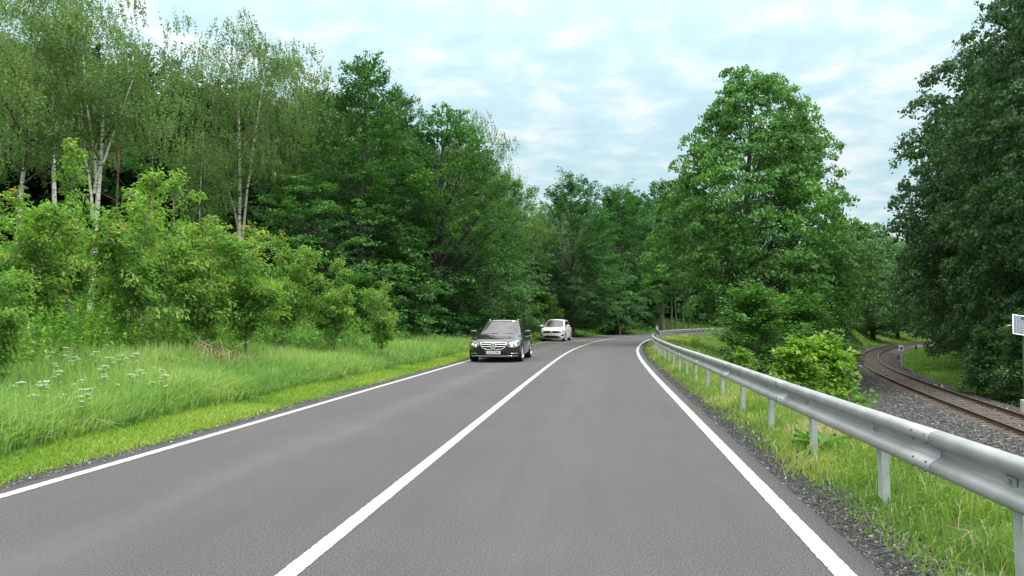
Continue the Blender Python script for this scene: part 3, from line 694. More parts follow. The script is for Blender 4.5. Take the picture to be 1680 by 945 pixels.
tree_px('hornbeam_round', 'hornbeam_tree', 'lighter green tree sloping down behind the black estate car', 806, 52, 252, rz=3.4, wide=.85)
tree_px('hornbeam_round', 'hornbeam_tree', 'dark bushy tree filling the gap between birch and pointed hornbeam', 500, 45, 128, rz=1.4, wide=.9)
tree_px('beech_tall', 'hornbeam_tree', 'dark round tree top in the notch right of the forked birch', 285, 50, 88, rz=.9, wide=1.0)
tree_px('beech_tall', 'beech_tree', 'beech with a pale bare lower trunk right behind the white car', 937, 70, 278, rz=.5, wide=1.15)
tree_px('beech_tall', 'beech_tree', 'beech in the middle of the far tree group with a jagged top', 1012, 86, 296, rz=2.5, wide=1.2)
tree_px('beech_high', 'beech_tree', 'tall beech with a long bare trunk beside the large maple', 1086, 100, 286, rz=1.5, wide=1.2)
tree_px('beech_high', 'beech_tree', 'half hidden beech crown touching the left side of the large maple', 1125, 112, 312, rz=3.1, wide=1.0)
tree_px('maple', 'maple_tree', 'large broad green maple standing between the road and the railway', 1226, 46, 108, rz=.6, wide=.98)
tree_px('maple_slim', 'maple_tree', 'slimmer yellow green tree leaning out of the large maple on its right', 1312, 49, 175, rz=1.0, wide=.9)
tree_px('oak', 'oak_tree', 'towering dark tree at the right edge beyond the solar panels', 1752, 46, -110, rz=.3, wide=.86)
tree_px('oak', 'oak_tree', 'dark tree leaning over the railway in the middle of the right wood', 1618, 57, 150, rz=2.0, wide=.80)
tree_px('oak_small', 'oak_tree', 'smaller dark tree farthest along the right side of the railway', 1586, 70, 318, rz=1.1, wide=.8)
tree_px('oak', 'oak_tree', 'dark tree largely cut off by the right edge of the photo', 1790, 40, -120, rz=4.2, wide=.85)
tree_px('oak_small', 'oak_tree', 'dense dark tree just left of the towering one at the right edge', 1664, 62, 45, rz=5.0, wide=1.0)
RS = 'trees beyond the railway bend'
for px, Y, py, rz_, lb in [(1346, 104, 385, .3, 'light green tree just right of the large maple beyond the railway bend'),
                           (1388, 119, 362, 1.9, 'tallest of the light green trees beyond the railway bend'),
                           (1432, 133, 372, 3.0, 'round light green tree above the outermost point of the track curve'),
                           (1472, 147, 398, 4.4, 'light green tree above the white track sign'),
                           (1508, 164, 425, 5.6, 'farthest light green tree at the end of the visible track'),
                           (1548, 182, 436, .9, 'pale tree half hidden behind the dark right wood at the track end')]:
    tree_px('railside', 'deciduous_tree', lb, px, Y, py, rz=rz_, group=RS, wide=1.0)
# saplings and shrubs in front of the wood on the left
SG = 'young saplings at the edge of the tall grass'
for key, px, Y, py, rz_, wd, lb in [
    ('sapling_c', 52, 15.5, 322, .4, 1.15, 'leafy sapling left of the narrow tall one, near the left photo edge'),
    ('sapling_c', -8, 11.5, 425, 2.2, 1.05, 'bright low sapling cut off by the left photo edge'),
    ('sapling_b', 112, 19, 236, 1.0, 1.1, 'narrow tall sapling with reddish tips in front of the forked birch'),
    ('sapling_a', 217, 16.5, 285, 1.6, 1.25, 'bushy sapling with long drooping reddish leaves on a thin straight stem'),
    ('sapling_a', 282, 19.5, 282, 3.3, 1.1, 'sapling with pale shoots right of the reddish leaved one'),
    ('sapling_c', 326, 17.5, 372, 3.9, 1.05, 'sapling on a crooked bare stem in the middle of the left thicket'),
    ('sapling_c', 412, 18.5, 376, 5.1, 1.2, 'broad yellow green sapling on a pale stem right of the crooked one'),
    ('sapling_c', 472, 23, 392, .9, .95, 'sapling tucked behind the broad yellow green one'),
    ('sapling_a', 548, 23, 425, 2.7, 1.15, 'olive sapling with a red brown top below the pointed hornbeam'),
    ('sapling_c', 626, 24, 465, 4.4, .95, 'low round leaved sapling nearest to the road at the thicket end'),
    ('sapling_b', 178, 23, 362, 4.0, 1.2, 'sapling behind the bushy one, under the forked birch'),
    ('sapling_c', 370, 24, 395, 2.0, 1.2, 'sapling behind the crooked stemmed one, below the low limbed birch'),
    ('sapling_c', 10, 19, 345, 1.2, 1.3, 'sapling far left behind the first leafy ones')]:
    tree_px(key, 'sapling', lb, px, Y, py, cat='sapling', rz=rz_, group=SG, wide=wd * .82, stem='stem', crown='foliage')
BG = 'bushes along the wood edge'
for key, px, Y, py, rz_, wd, nm, lb in [
    ('bush_round', 1232, 36, 500, .5, 1.15, 'bush', 'wide dark green bush below the large maple behind the guardrail'),
    ('bush_round', 1222, 42, 515, 2.5, .7, 'bush', 'dark bush at the left foot of the large maple beside the far guardrail'),
    ('bush_round', 1318, 40, 512, 3.5, 1.0, 'bush', 'bush between the large maple and the railway curve'),
    ('bush_round', 1358, 52, 505, 1.5, .75, 'bush', 'shrub at the right foot of the maple close to the track curve'),
    ('bush_hazel', 1214, 21.5, 580, 1.4, 1.0, 'hazel_bush', 'smaller bright green bush nearer the far end of the guardrail'),
    ('bush_hazel', 1300, 19.5, 578, .2, 1.1, 'hazel_bush', 'larger bright green bush behind the guardrail beside the ballast'),
    ('bush_hazel', 1362, 20.5, 586, 4.0, 1.0, 'hazel_bush', 'right shoulder of bright green leaves next to the ballast'),
    ('bush_dark', 1628, 38, 562, .7, 1.0, 'bush', 'dark bush behind the solar panel pole across the track'),
    ('bush_dark', 1600, 47, 570, 2.4, .9, 'bush', 'dark low bush across the track left of the solar panel pole'),
    ('bush_dark', 1690, 35, 540, 4.1, 1.0, 'bush', 'dark bush at the right photo edge across the track'),
    ('bush_round', 892, 64, 492, 1.1, .8, 'bush', 'small bush just above the roof of the white car'),
    ('bush_round', 850, 58, 480, 4.9, .9, 'bush', 'bush between the black estate car and the white car at the wood edge'),
    ('bush_round', 690, 42, 470, 2.2, 1.0, 'bush', 'dark bush around the leaning trunk left of the cars'),
    ('bush_round', 770, 46, 478, 3.0, 1.1, 'bush', 'bush at the wood edge directly above the black estate car'),
    ('bush_round', 985, 84, 462, .3, 1.2, 'bush', 'bush under the far beeches left of the white roadside post'),
    ('bush_round', 1046, 106, 470, 2.9, 1.2, 'bush', 'bush under the far beeches above the right hand road bend'),
    ('bush_round', 590, 34, 470, 1.9, 1.1, 'bush', 'bush at the foot of the pointed hornbeam'),
    ('bush_round', 480, 34, 455, 4.9, 1.2, 'bush', 'bush behind the saplings between birch and pointed hornbeam'),
    ('bush_round', 250, 28, 440, .9, 1.3, 'bush', 'bush in the dark behind the reddish sapling'),
    ('bush_round', 90, 26, 430, 3.9, 1.3, 'bush', 'bush in the dark behind the leafy left saplings'),
    ('bush_round', 380, 30, 450, 2.9, 1.3, 'bush', 'bush in the dark below the low limbed birch')]:
    tree_px(key, nm, lb, px, Y, py, cat='bush', rz=rz_, group=BG, wide=wd, stem='stems', crown='foliage')
# bare poles of trees
def pole_tree(px, Y, py0, r, m, label, lean=.3):
    x, y = at(px, Y); z0 = gz1(x, y); h = htop(py0, Y, x); rgp = np.random.default_rng(int(px))
    z = np.linspace(-.1, h, 12); o = np.cumsum(rgp.normal(0, .05, (12, 2)), 0) + np.linspace(0, 1, 12)[:, None] * np.array([[lean, 0]])
    root = empty('bare_tree', (x, y, z0), label=label, cat='tree', group='bare stems between the trees')
    tubes('trunk', [(np.column_stack([o, z]), np.linspace(r, r * .45, 12))], MAT[m], root, 7)
    for k in range(7):
        q = rgp.uniform(.5, .97); p, _ = lerp_path(np.column_stack([o, z]), q)
        tubes('branch', [(limb_path(p, rgp.uniform(0, 6.28), rgp.uniform(10, 50), rgp.uniform(.5, 1.4), 5, -10, rgp), np.linspace(r * .3, .006, 5))], MAT[m], root, 5)
pole_tree(247, 35, 140, .085, 'bark_brown', 'straight brown dead stem between the forked and the low limbed birch', -.1)
pole_tree(190, 37, 150, .08, 'bark_brown', 'thin brown stem just right of the forked birch', .1)
pole_tree(1101, 99, 330, .12, 'bark_beech', 'thin pale stem right beside the long bare beech trunk', .2)
pole_tree(1108, 104, 360, .10, 'bark_beech', 'slightly leaning grey stem between beech trunk and maple', -.8)
pole_tree(1121, 96, 380, .11, 'bark_brown', 'brown stem of the pair at the left edge of the maple', 0)
pole_tree(1129, 97, 380, .10, 'bark_brown', 'paler stem of the pair at the left edge of the maple', .1)
pole_tree(1017, 80, 482, .09, 'bark_beech', 'short broken pale stump near the left roadside post', -.4)

# ------------------------------------------------------------------ the deep wood behind the edge trees: one mass
def far_wood(name, spots, label, seed, leaf='wood'):
    rg = np.random.default_rng(seed); Vs, Fs, Ts, tv = [], [], [], []
    protos = [build_crown(H=18, hb=.2, Rm=4.8, prof=P_ROUND, nb=100, seed=seed * 7 + q, SB=2.0, ns=6, n_leaf=9, S=.8, L=.42, W=.29, trunk_r=.2, flat=.2, limbs=False) for q in range(3)]
    base = 0; paths = []
    for (x, y, h) in spots:
        ps, (V, F, T) = protos[rg.integers(3)]
        a = rg.uniform(0, 6.28); c_, s_ = math.cos(a), math.sin(a); sc = h / 18; wd = sc * rg.uniform(.9, 1.15)
        z0 = gz1(x, y) - .1
        V2 = np.column_stack([(V[:, 0] * c_ - V[:, 1] * s_) * wd + x, (V[:, 0] * s_ + V[:, 1] * c_) * wd + y, V[:, 2] * sc + z0])
        Vs.append(V2); Fs.append(F + base); Ts.append(np.clip(T + rg.normal(0, .08), 0, 1)); base += len(V2)
        t = ps[0][0][0]; paths.append((np.column_stack([t[:, 0] + x, t[:, 1] + y, t[:, 2] * sc + z0]), ps[0][0][1]))
    tv, tf = tube_arrays(paths, 6)
    V = np.concatenate(Vs + [tv]); F = np.concatenate(Fs + [tf + base]); T = np.concatenate(Ts + [np.full(len(tf), .5)])
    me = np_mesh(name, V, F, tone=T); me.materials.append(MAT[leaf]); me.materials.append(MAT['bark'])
    mi = np.zeros(len(F), np.int32); mi[-len(tf):] = 1; me.polygons.foreach_set('material_index', mi)
    return tag(link(name, me), label, 'wood', kind='stuff')
rg = np.random.default_rng(77)
sp = []
for px in range(-160, 880, 46):
    for Y, py in ((54, 120), (64, 120), (78, 130)):
        top = np.interp(px, [-160, 200, 240, 300, 340, 480, 620, 740, 830, 880], [20, 60, 130, 130, 110, 130, 160, 230, 320, 350])
        pxx = px + rg.uniform(-18, 18); YY = Y + rg.uniform(-4, 4) + max(0, (px - 650) * .05)
        x = (pxx - 840) / 1250 * YY
        sp.append((x, YY, htop(top + rg.uniform(-5, 45), YY, x)))
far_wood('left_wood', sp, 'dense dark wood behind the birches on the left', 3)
sp = []
for px in range(840, 1200, 40):
    for Y in (112, 122, 134):
        if px < 1000: Yq = Y - (1000 - px) * .18
        else: Yq = Y + (px - 1000) * .02
        pxx = px + rg.uniform(-15, 15); x = (pxx - 840) / 1250 * Yq
        top = np.interp(px, [840, 900, 1000, 1100, 1200], [380, 312, 300, 300, 320])
        sp.append((x, Yq, htop(top + rg.uniform(0, 45), Yq, x)))
far_wood('far_wood', sp, 'dark wood beyond the road bend', 4, 'beech')
sp = []
for px in list(range(1180, 1380, 45)):
    for Y in (140, 152):
        x = (px - 840) / 1250 * Y; sp.append((x, Y, htop(440 + rg.uniform(0, 40), Y, x)))
for px in range(1380, 1600, 36):
    Y = np.interp(px, [1380, 1600], [165, 215]); x = (px - 840) / 1250 * Y; sp.append((x, Y, htop(np.interp(px, [1380, 1500, 1600], [415, 450, 440]) + rg.uniform(0, 25), Y, x)))
for (px, Y, py) in [(1650, 80, 160), (1715, 74, 60), (1760, 66, 0), (1600, 88, 260), (1580, 105, 360), (1590, 125, 420), (1700, 100, 150), (1800, 90, 50), (1860, 60, -50)]:
    x = (px - 840) / 1250 * Y; sp.append((x, Y, htop(py, Y, x)))
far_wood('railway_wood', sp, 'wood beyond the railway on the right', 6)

# ------------------------------------------------------------------ grass, weeds and flowers
def grass(name, P, h, wd, lean, tone, m, label, seed, cat='grass', wind=(.25, -.1)):
    rg = np.random.default_rng(seed); n = len(P)
    a = rg.uniform(0, 6.28, n); side = np.stack([np.cos(a), np.sin(a), np.zeros(n)], 1)
    b_ = rg.uniform(0, 6.28, n); ld = np.stack([np.cos(b_) + wind[0], np.sin(b_) + wind[1], np.zeros(n)], 1)
    h = h[:, None]; wd = wd[:, None]; ln = (lean * rg.gamma(2.0, .5, n))[:, None] * h
    up = np.array([0, 0, 1.])
    mid = P + up * h * .58 + ld * ln * .30; tip = P + up * (h - ln * .35) + ld * ln
    V = np.stack([P - side * wd * .5, P + side * wd * .5, mid + side * wd * .42, mid - side * wd * .42, tip], 1).reshape(-1, 3)
    i = np.arange(n)[:, None] * 5
    F4 = i + np.array([[0, 1, 2, 3]]); F3 = i + np.array([[3, 2, 4]])
    t = np.clip(tone, 0, 1)
    return tag(link(name, np_mesh(name, V, F4, F3, np.r_[t, t]), m), label, cat, kind='stuff')
def on_ground(xy): return np.column_stack([xy, ground_z(xy[:, 0], xy[:, 1]) - .02])
rg = np.random.default_rng(31)
def geo(n, a, b_): return a * (b_ / a) ** rg.random(n)
def patch(xy, f, seed, lo=.0, hi=1.0): return lo + (hi - lo) * vnoise(xy[:, 0], xy[:, 1], f, seed)
# mown strip on the left
n = 120000; s = geo(n, 4.5, 95); u = rg.random(n); d = -hw(s) - .45 - 1.30 * u + rg.normal(0, .07, n)
xy = ROAD.pt(s, d); dist = np.hypot(xy[:, 0], xy[:, 1]); pt = patch(xy, .9, 5)
keep = rg.random(n) < np.clip((.35 + u * 3.0) * (.45 + .9 * pt), 0, 1)
xy, s, u, dist, pt = xy[keep], s[keep], u[keep], dist[keep], pt[keep]
grass('mown_grass', on_ground(xy), (.045 + .075 * rg.random(len(xy))) * (.7 + .8 * u) * (.7 + .6 * pt), .006 + .0011 * dist, .5, .28 + .5 * rg.random(len(xy)) + .5 * (pt - .5) - .12 * u, MAT['mown'], 'short yellow green mown grass strip along the left road edge', 1)
# tall meadow grass
n = 210000; s = geo(n, 4.0, 70); u = rg.random(n); d = -hw(s) - 1.45 - 9.0 * u ** 1.25
xy = ROAD.pt(s, d); dist = np.hypot(xy[:, 0], xy[:, 1]); pt = patch(xy, .55, 6); pt2 = patch(xy, 2.2, 7)
vis = (xy[:, 1] > 5)
hh = (.30 + .42 * rg.random(len(xy)) ** .7 + .16 * u) * (.72 + .5 * pt) * np.clip(.55 + u * 6, .5, 1.0)
tn = .24 + .56 * rg.random(len(xy)) + .5 * (pt - .5) + .25 * (pt2 - .5)
hot = rg.random(len(xy)) < .0; tn = np.where(hot, .97, np.clip(tn, 0, .86)); hh = np.where(hot, hh * 1.25, hh)
grass('tall_grass', on_ground(xy)[vis], hh[vis], ((.0075 + .00105 * dist) * rg.uniform(.6, 1.5, len(xy)))[vis], .42, tn[vis], MAT['tallgrass'], 'tall bright green meadow grass left of the road', 2)
# right verge below and behind the guardrail
n = 120000; s = geo(n, 2.6, 75); u = rg.random(n); d = hw(s) + .44 + 3.56 * u ** 1.15 + rg.normal(0, .06, n)
xy = ROAD.pt(s, d); dist = np.hypot(xy[:, 0], xy[:, 1]); pt = patch(xy, 1.1, 8); pt2 = patch(xy, 3.0, 9)
bare = (pt2 < .22) & (u < .5)
keep = (rg.random(n) < np.clip(.35 + u * 5, 0, 1)) & ~(bare & (rg.random(n) < .8))
xy, u, dist, pt = xy[keep], u[keep], dist[keep], pt[keep]; k = len(xy)
tn = .26 + .44 * rg.random(k) + .75 * (pt - .42); tn = np.where(rg.random(k) < .035, .98, tn)
grass('verge_grass', on_ground(xy), (.07 + .16 * rg.random(k)) * (.55 + .8 * np.clip(u * 4, 0, 1)) * (.6 + .8 * pt), .0050 + .0010 * dist, .55, tn, MAT['verge'], 'yellow green verge grass under the guardrail', 3)
# grass down the slope to the track, beyond the track and on the far bank
n = 60000; s = geo(n, 12, 90); u = rg.random(n); d = hw(s) + 3.2 + 6 * u
xy = ROAD.pt(s, d); t, st = TRK.project(xy); ok = t < -3.6 - .9 * patch(xy, .7, 33)
xy = xy[ok]; dist = np.hypot(*xy.T); k = len(xy)
grass('slope_grass', on_ground(xy), .2 + .4 * rg.random(k), .008 + .0009 * dist, .5, .25 + .6 * rg.random(k) + .3 * (patch(xy, .6, 3) - .5), MAT['bankgrass'], 'rough grass on the slope between guardrail and railway', 4)
n = 90000; s = geo(n, 28, 175); u = rg.random(n); sd_ = rg.random(n) < .62
d = np.where(sd_, 2.9 + 7 * u, -4.3 - 10 * u)
xy = TRK.pt(s, d); dr, _ = ROAD.project(xy); ok = (xy[:, 1] > 30) & (sd_ | (xy[:, 1] > 62)); xy = xy[ok]; dist = np.hypot(*xy.T); k = len(xy)
pt = patch(xy, .22, 12)
grass('trackside_grass', on_ground(xy), (.12 + .32 * rg.random(k)) * (.6 + .7 * pt), .010 + .0010 * dist, .5, .25 + .5 * rg.random(k) + .7 * (pt - .4), MAT['bankgrass'], 'grass along both sides of the railway curve', 5)
n = 70000; s = geo(n, 55, 150); u = rg.random(n); d = -hw(s) - .6 - 11 * u
xy = ROAD.pt(s, d); dist = np.hypot(*xy.T); k = n
grass('bank_grass', on_ground(xy), .22 + .42 * rg.random(k) * np.clip(u * 8, .2, 1), .012 + .0010 * dist, .45, .10 + .5 * rg.random(k) + .5 * (patch(xy, .3, 15) - .4), MAT['bankgrass'], 'grass bank on the outside of the far road bend', 6)
# nettles and weeds between the meadow and the saplings
def weeds(name, xy, h, leafL, seed, m, label, per=16):
    rg = np.random.default_rng(seed); n = len(xy); P = on_ground(xy)
    ln = rg.normal(0, .12, (n, 2)) * h[:, None]
    t = rg.uniform(.25, 1.0, (n, per)); az = rg.uniform(0, 6.28, (n, per))
    C = P[:, None] + np.stack([ln[:, None, 0] * t ** 1.5, ln[:, None, 1] * t ** 1.5, t * h[:, None]], -1)
    Ld = leafL[:, None] * (1.15 - .6 * t) * np.exp(rg.normal(0, .2, (n, per)))
    A = np.stack([np.cos(az), np.sin(az), rg.normal(.0, .45, (n, per))], -1)
    C = C + A * Ld[..., None] * .55
    NN = np.array([0, 0, 1.]) + rg.normal(0, .45, (n, per, 3))
    V = leaf_quads(C.reshape(-1, 3), A.reshape(-1, 3), NN.reshape(-1, 3), Ld.reshape(-1), Ld.reshape(-1) * .42, droop=.3)
    F4 = np.arange(n * per * 4).reshape(-1, 4)
    tone = np.clip(np.repeat(rg.normal(.45, .18, n), per) + .25 * (t.reshape(-1) - .6) + rg.normal(0, .1, n * per), 0, 1)
    # stems as thin three sided blades
    a = rg.uniform(0, 6.28, n); sdv = np.stack([np.cos(a), np.sin(a), 0 * a], 1) * (.004 + .0003 * np.hypot(*xy.T))[:, None]
    tip = P + np.stack([ln[:, 0], ln[:, 1], h], 1)
    SV = np.stack([P - sdv, P + sdv, tip], 1).reshape(-1, 3)
    F3 = np.arange(n * 3).reshape(-1, 3) + len(V)
    return tag(link(name, np_mesh(name, np.concatenate([V, SV]), F4, F3, np.r_[tone, np.full(n, .55)]), m), label, 'weeds', kind='stuff')
n = 5200; s = geo(n, 8, 62); d = -hw(s) - rg.uniform(4.8, 13.5, n); xy = ROAD.pt(s, d)
weeds('undergrowth', xy, rg.uniform(.75, 1.6, n) * (1 + .06 * np.clip(-d - 10, 0, 6)), rg.uniform(.09, .17, n), 8, MAT['weeds'], 'nettles and tall weeds between the meadow and the saplings', 20)
n = 1100; s = geo(n, 7, 60); d = -hw(s) - rg.uniform(2.0, 9.0, n); xy = ROAD.pt(s, d); okp = patch(xy, .35, 41) > .42; xy = xy[okp]; n = len(xy)
weeds('meadow_herbs', xy, rg.uniform(.45, .85, n), rg.uniform(.05, .10, n), 18, MAT['weeds'], 'leafy herbs scattered through the tall meadow grass', 22)
n = 1500; s = geo(n, 22, 75); d = -hw(s) - rg.uniform(3.6, 7.5, n); xy = ROAD.pt(s, d)
weeds('wood_edge_weeds', xy, rg.uniform(.5, 1.1, n), rg.uniform(.10, .18, n), 9, MAT['shrub'], 'weeds at the foot of the wood edge beside the cars', 18)
# cow parsley
def umbel_mesh(seed):
    rg = np.random.default_rng(seed); C, A, NN, L = [], [], [], []
    heads = [(np.array([0, 0, .92]), .085)] + [(np.array([rg.normal(0, .12), rg.normal(0, .12), rg.uniform(.68, .9)]), rg.uniform(.04, .07)) for _ in range(3)]
    for c, r in heads:
        k = int(46 * (r / .085) ** 1.3)
        a = rg.uniform(0, 6.28, k); q = r * np.sqrt(rg.random(k))
        C.append(np.stack([c[0] + q * np.cos(a), c[1] + q * np.sin(a), c[2] + .02 - q * q * 2 + rg.normal(0, .006, k)], 1))
        A.append(rg.normal(0, 1, (k, 3)) * [1, 1, .2]); NN.append(np.array([0, 0, 1.]) + rg.normal(0, .3, (k, 3)))
    head = []
    for c_, a_, n_ in zip(C, A, NN):
        V = leaf_quads(c_, a_, n_, .023, .021); me = np_mesh('umbel', V, np.arange(len(V)).reshape(-1, 4), tone=rg.random(len(c_))); me.materials.append(MAT['petal']); head.append(me)
    paths = []
    for c, r in heads:
        paths.append((np.array([[0, 0, 0], [c[0] * .3, c[1] * .3, c[2] * .55], c]), np.array([.006, .005, .003])))
        for q in range(6):
            a = q * 1.047; paths.append((np.array([c - [0, 0, .05], c + [r * .7 * math.cos(a), r * .7 * math.sin(a), .0]]), np.array([.0018, .0015])))
    V, F = tube_arrays(paths, 4); st = np_mesh('stem', V, F, tone=np.full(len(F), .5)); st.materials.append(MAT['weeds'])
    return head, st
UM = [umbel_mesh(q) for q in range(3)]
rgc = np.random.default_rng(5)
for q in range(32):
    if q < 26: px = rgc.normal(175, 68); Y = rgc.uniform(10.0, 14.0)
    else: px = rgc.normal(75, 35); Y = rgc.uniform(9.0, 10.5)
    x, y = at(px, Y); hd, st = UM[q % 3]
    root = empty('cow_parsley', (x, y, gz1(x, y)), rgc.uniform(0, 6.28), label='white flowering cow parsley among the tall meadow grass on the left', cat='wild flower', group='cow parsley in the meadow')
    sc = rgc.uniform(.55, .80); root.scale = (sc, sc, sc)
    link('stem', st, None, root); [link('flower_head', h_, None, root) for h_ in hd]
# dry stems lying in the meadow
x, y = at(352, 16.5); z0 = gz1(x, y); paths = []
for q in range(46):
    a = rgc.uniform(0, 6.28); h_ = rgc.uniform(.4, 1.0); o = rgc.normal(0, .16, 2)
    paths.append((np.array([[o[0], o[1], .05], [o[0] + .12 * math.cos(a), o[1] + .12 * math.sin(a), h_ * .7], [o[0] + .42 * math.cos(a), o[1] + .42 * math.sin(a), h_ * .85], [o[0] + .62 * math.cos(a), o[1] + .6 * math.sin(a), h_ * .45]]), np.array([.012, .010, .008, .004])))
V, F = tube_arrays(paths, 4)
o = link('dry_brush', np_mesh('dry_brush', V, F, tone=rgc.random(len(F))), MAT['dry']); o.location = (x, y, z0)
tag(o, 'tan heap of dry broken stems in front of the saplings', 'dry brush')
# broad leaved dock beside a guardrail post
def dock(x, y, sc, label, seed):
    rg = np.random.default_rng(seed); Vs, Fs, b0 = [], [], 0
    for q in range(15):
        a = q * 2.4 + rg.normal(0, .2); L = rg.uniform(.28, .5) * sc; e0 = rg.uniform(35, 80); W = L * .24
        P = [np.zeros(3)]; 
        for k in range(6):
            e_ = R(e0 - k * rg.uniform(8, 17)); P.append(P[-1] + np.array([math.cos(a) * math.cos(e_), math.sin(a) * math.cos(e_), math.sin(e_)]) * L / 6)
        P = np.array(P); sdv = np.array([-math.sin(a), math.cos(a), 0]); ww = W * np.array([.12, .45, .85, 1, .85, .5, .05])
        ww = ww[:, None] * .5
        ridge = P - np.array([0, 0, .02]) 
        V = np.concatenate([P - sdv * ww + [0, 0, .012], ridge, P + sdv * ww + [0, 0, .012]])
        i = np.arange(6)[:, None]
        F = np.concatenate([i + np.array([[0, 1, 8, 7]]), i + np.array([[7, 8, 15, 14]])])
        Vs.append(V); Fs.append(F + b0); b0 += len(V)
    V = np.concatenate(Vs); F = np.concatenate(Fs)
    o = link('dock_plant', np_mesh('dock_plant', V, F, tone=rg.uniform(0, .35, len(F)), smooth=True), MAT['weeds']); o.location = (x, y, gz1(x, y))
    return tag(o, label, 'weed')
x, y = at(1342, 8.3); dock(x, y, 1.0, 'broad leaved dock plant growing around the foot of a guardrail post', 3)

# ------------------------------------------------------------------ guardrail
def rail_d(s): return hw(s) + .80
GR = empty('guardrail', (*ROAD.pt(0.0, rail_d(0.0)), 0), label='long galvanised steel guardrail on posts along the right road edge', cat='guardrail')
prof = [(.018, .156), (.040, .150), (.066, .138), (.080, .118), (.083, .098), (.078, .078), (.060, .058), (.026, .040), (.006, .026), (.002, 0),
        (.006, -.026), (.026, -.040), (.060, -.058), (.078, -.078), (.083, -.098), (.080, -.118), (.066, -.138), (.040, -.150), (.018, -.156)]
prof = [(a_ * .95, b_ * .93) for a_, b_ in prof]
def w_beam(s0, s1, shift):
    s = np.arange(s0, s1 + .01, .5); p, nr = ROAD.at(s); q = p + nr * rail_d(s)[:, None]
    q = q - np.array(GR.location)[:2]
    pr = np.array(prof); sag = .004 * np.sin(s * .5) + .006 * np.sin(s * .13)
    V = np.stack([q[:, None, 0] - nr[:, None, 0] * (pr[None, :, 0] + shift), q[:, None, 1] - nr[:, None, 1] * (pr[None, :, 0] + shift), .566 + sag[:, None] + pr[None, :, 1] + 0 * q[:, None, 0]], -1)
    n, k = len(s), len(prof); idn = np.arange(n * k).reshape(n, k)
    F = np.stack([idn[:-1, :-1], idn[1:, :-1], idn[1:, 1:], idn[:-1, 1:]], -1).reshape(-1, 4)
    o = link('beam', np_mesh('beam', V.reshape(-1, 3), F, smooth=True), MAT['galv'], GR)
    m_ = o.modifiers.new('thick', 'SOLIDIFY'); m_.thickness = .004; m_.offset = -1
    return o
def slot_bolt(bm, s, z, shift, r=.014):
    p, nr = ROAD.at(np.array([s])); p, nr = p[0], nr[0]
    off = rail_d(s) - shift
    c = Vector((p[0] + nr[0] * off - GR.location.x, p[1] + nr[1] * off - GR.location.y, z))
    rot = Vector((-nr[0], -nr[1], 0)).to_track_quat('Z', 'Y').to_matrix().to_4x4()
    bmesh.ops.create_cone(bm, cap_ends=True, segments=8, radius1=r, radius2=r * .75, depth=.014, matrix=Matrix.Translation(c) @ rot)
JO = .7                                                     # joints every four metres
MAT['bolt'] = plain('bolt_steel', (.17, .17, .165), .55, .4, var=.25)
k = 0
for s0 in np.arange(-7.3 + JO + .1, 110, 4.0):
    bo = w_beam(s0 - .16, s0 + 4.0 + .16, .004 if k % 2 else 0.0); k += 1
    if s0 > 40: continue
    for ds in (-.10, .10):
        for z, sh in ((.566 + .117, .077), (.566 + .061, .070), (.566 - .061, .070), (.566 - .117, .077)):
            bm = bmesh.new(); slot_bolt(bm, s0 + ds, z, sh + .004, .008); bm_obj('splice_bolt', bm, MAT['bolt'], bo)
sig = [(-.05, -.028), (-.05, .028), (-.042, .028), (-.042, -.020), (.042, -.020), (.042, .028), (.05, .028), (.05, -.028)]
s_posts = [6.04 + 2.0 * q + .46 for q in range(-4, 52)]
for q, s in enumerate(s_posts):
    p, nr = ROAD.at(np.array([s])); p, nr = p[0], nr[0]; pos = p + nr * (rail_d(s) + .05)
    bm = bmesh.new(); hgt = .66
    gz = gz1(pos[0], pos[1]) - .25
    vb = [bm.verts.new((a, b_, gz)) for a, b_ in sig]; vt = [bm.verts.new((a, b_, hgt)) for a, b_ in sig]
    bm.faces.new(vb[::-1]); bm.faces.new(vt)
    for i in range(len(sig)): bm.faces.new((vb[i], vb[(i + 1) % 8], vt[(i + 1) % 8], vt[i]))
    bmesh.ops.recalc_face_normals(bm, faces=bm.faces)
    o = bm_obj('post', bm, MAT['zinc'], GR)
    o.location = (pos[0] - GR.location.x, pos[1] - GR.location.y, 0); o.rotation_euler = (random.gauss(0, .012), random.gauss(0, .012), math.atan2(nr[1], nr[0]) + math.pi / 2 + math.pi)
    if s < 45:
        bm = bmesh.new(); pl = rail_d(s) - .010
        c = p + nr * pl
        rot = Matrix.Rotation(math.atan2(nr[1], nr[0]), 4, 'Z')
        mtx = Matrix.Translation((c[0] - o.location.x - GR.location.x, c[1] - o.location.y - GR.location.y, .568)) 
        box_bm(.006, .11, .05, bev=.0, bm=bm); 
        bmesh.ops.create_cone(bm, cap_ends=True, segments=8, radius1=.016, radius2=.012, depth=.016, matrix=Matrix.Translation((-.010, 0, 0)) @ Matrix.Rotation(R(90), 4, 'Y'))
        me = bpy.data.meshes.new('bolt_plate'); bm.to_mesh(me); bm.free()
        bp = link('bolt_plate', me, MAT['galv'], GR); bp.rotation_euler = (0, 0, math.atan2(nr[1], nr[0])); bp.location = (c[0] - GR.location.x, c[1] - GR.location.y, .568)

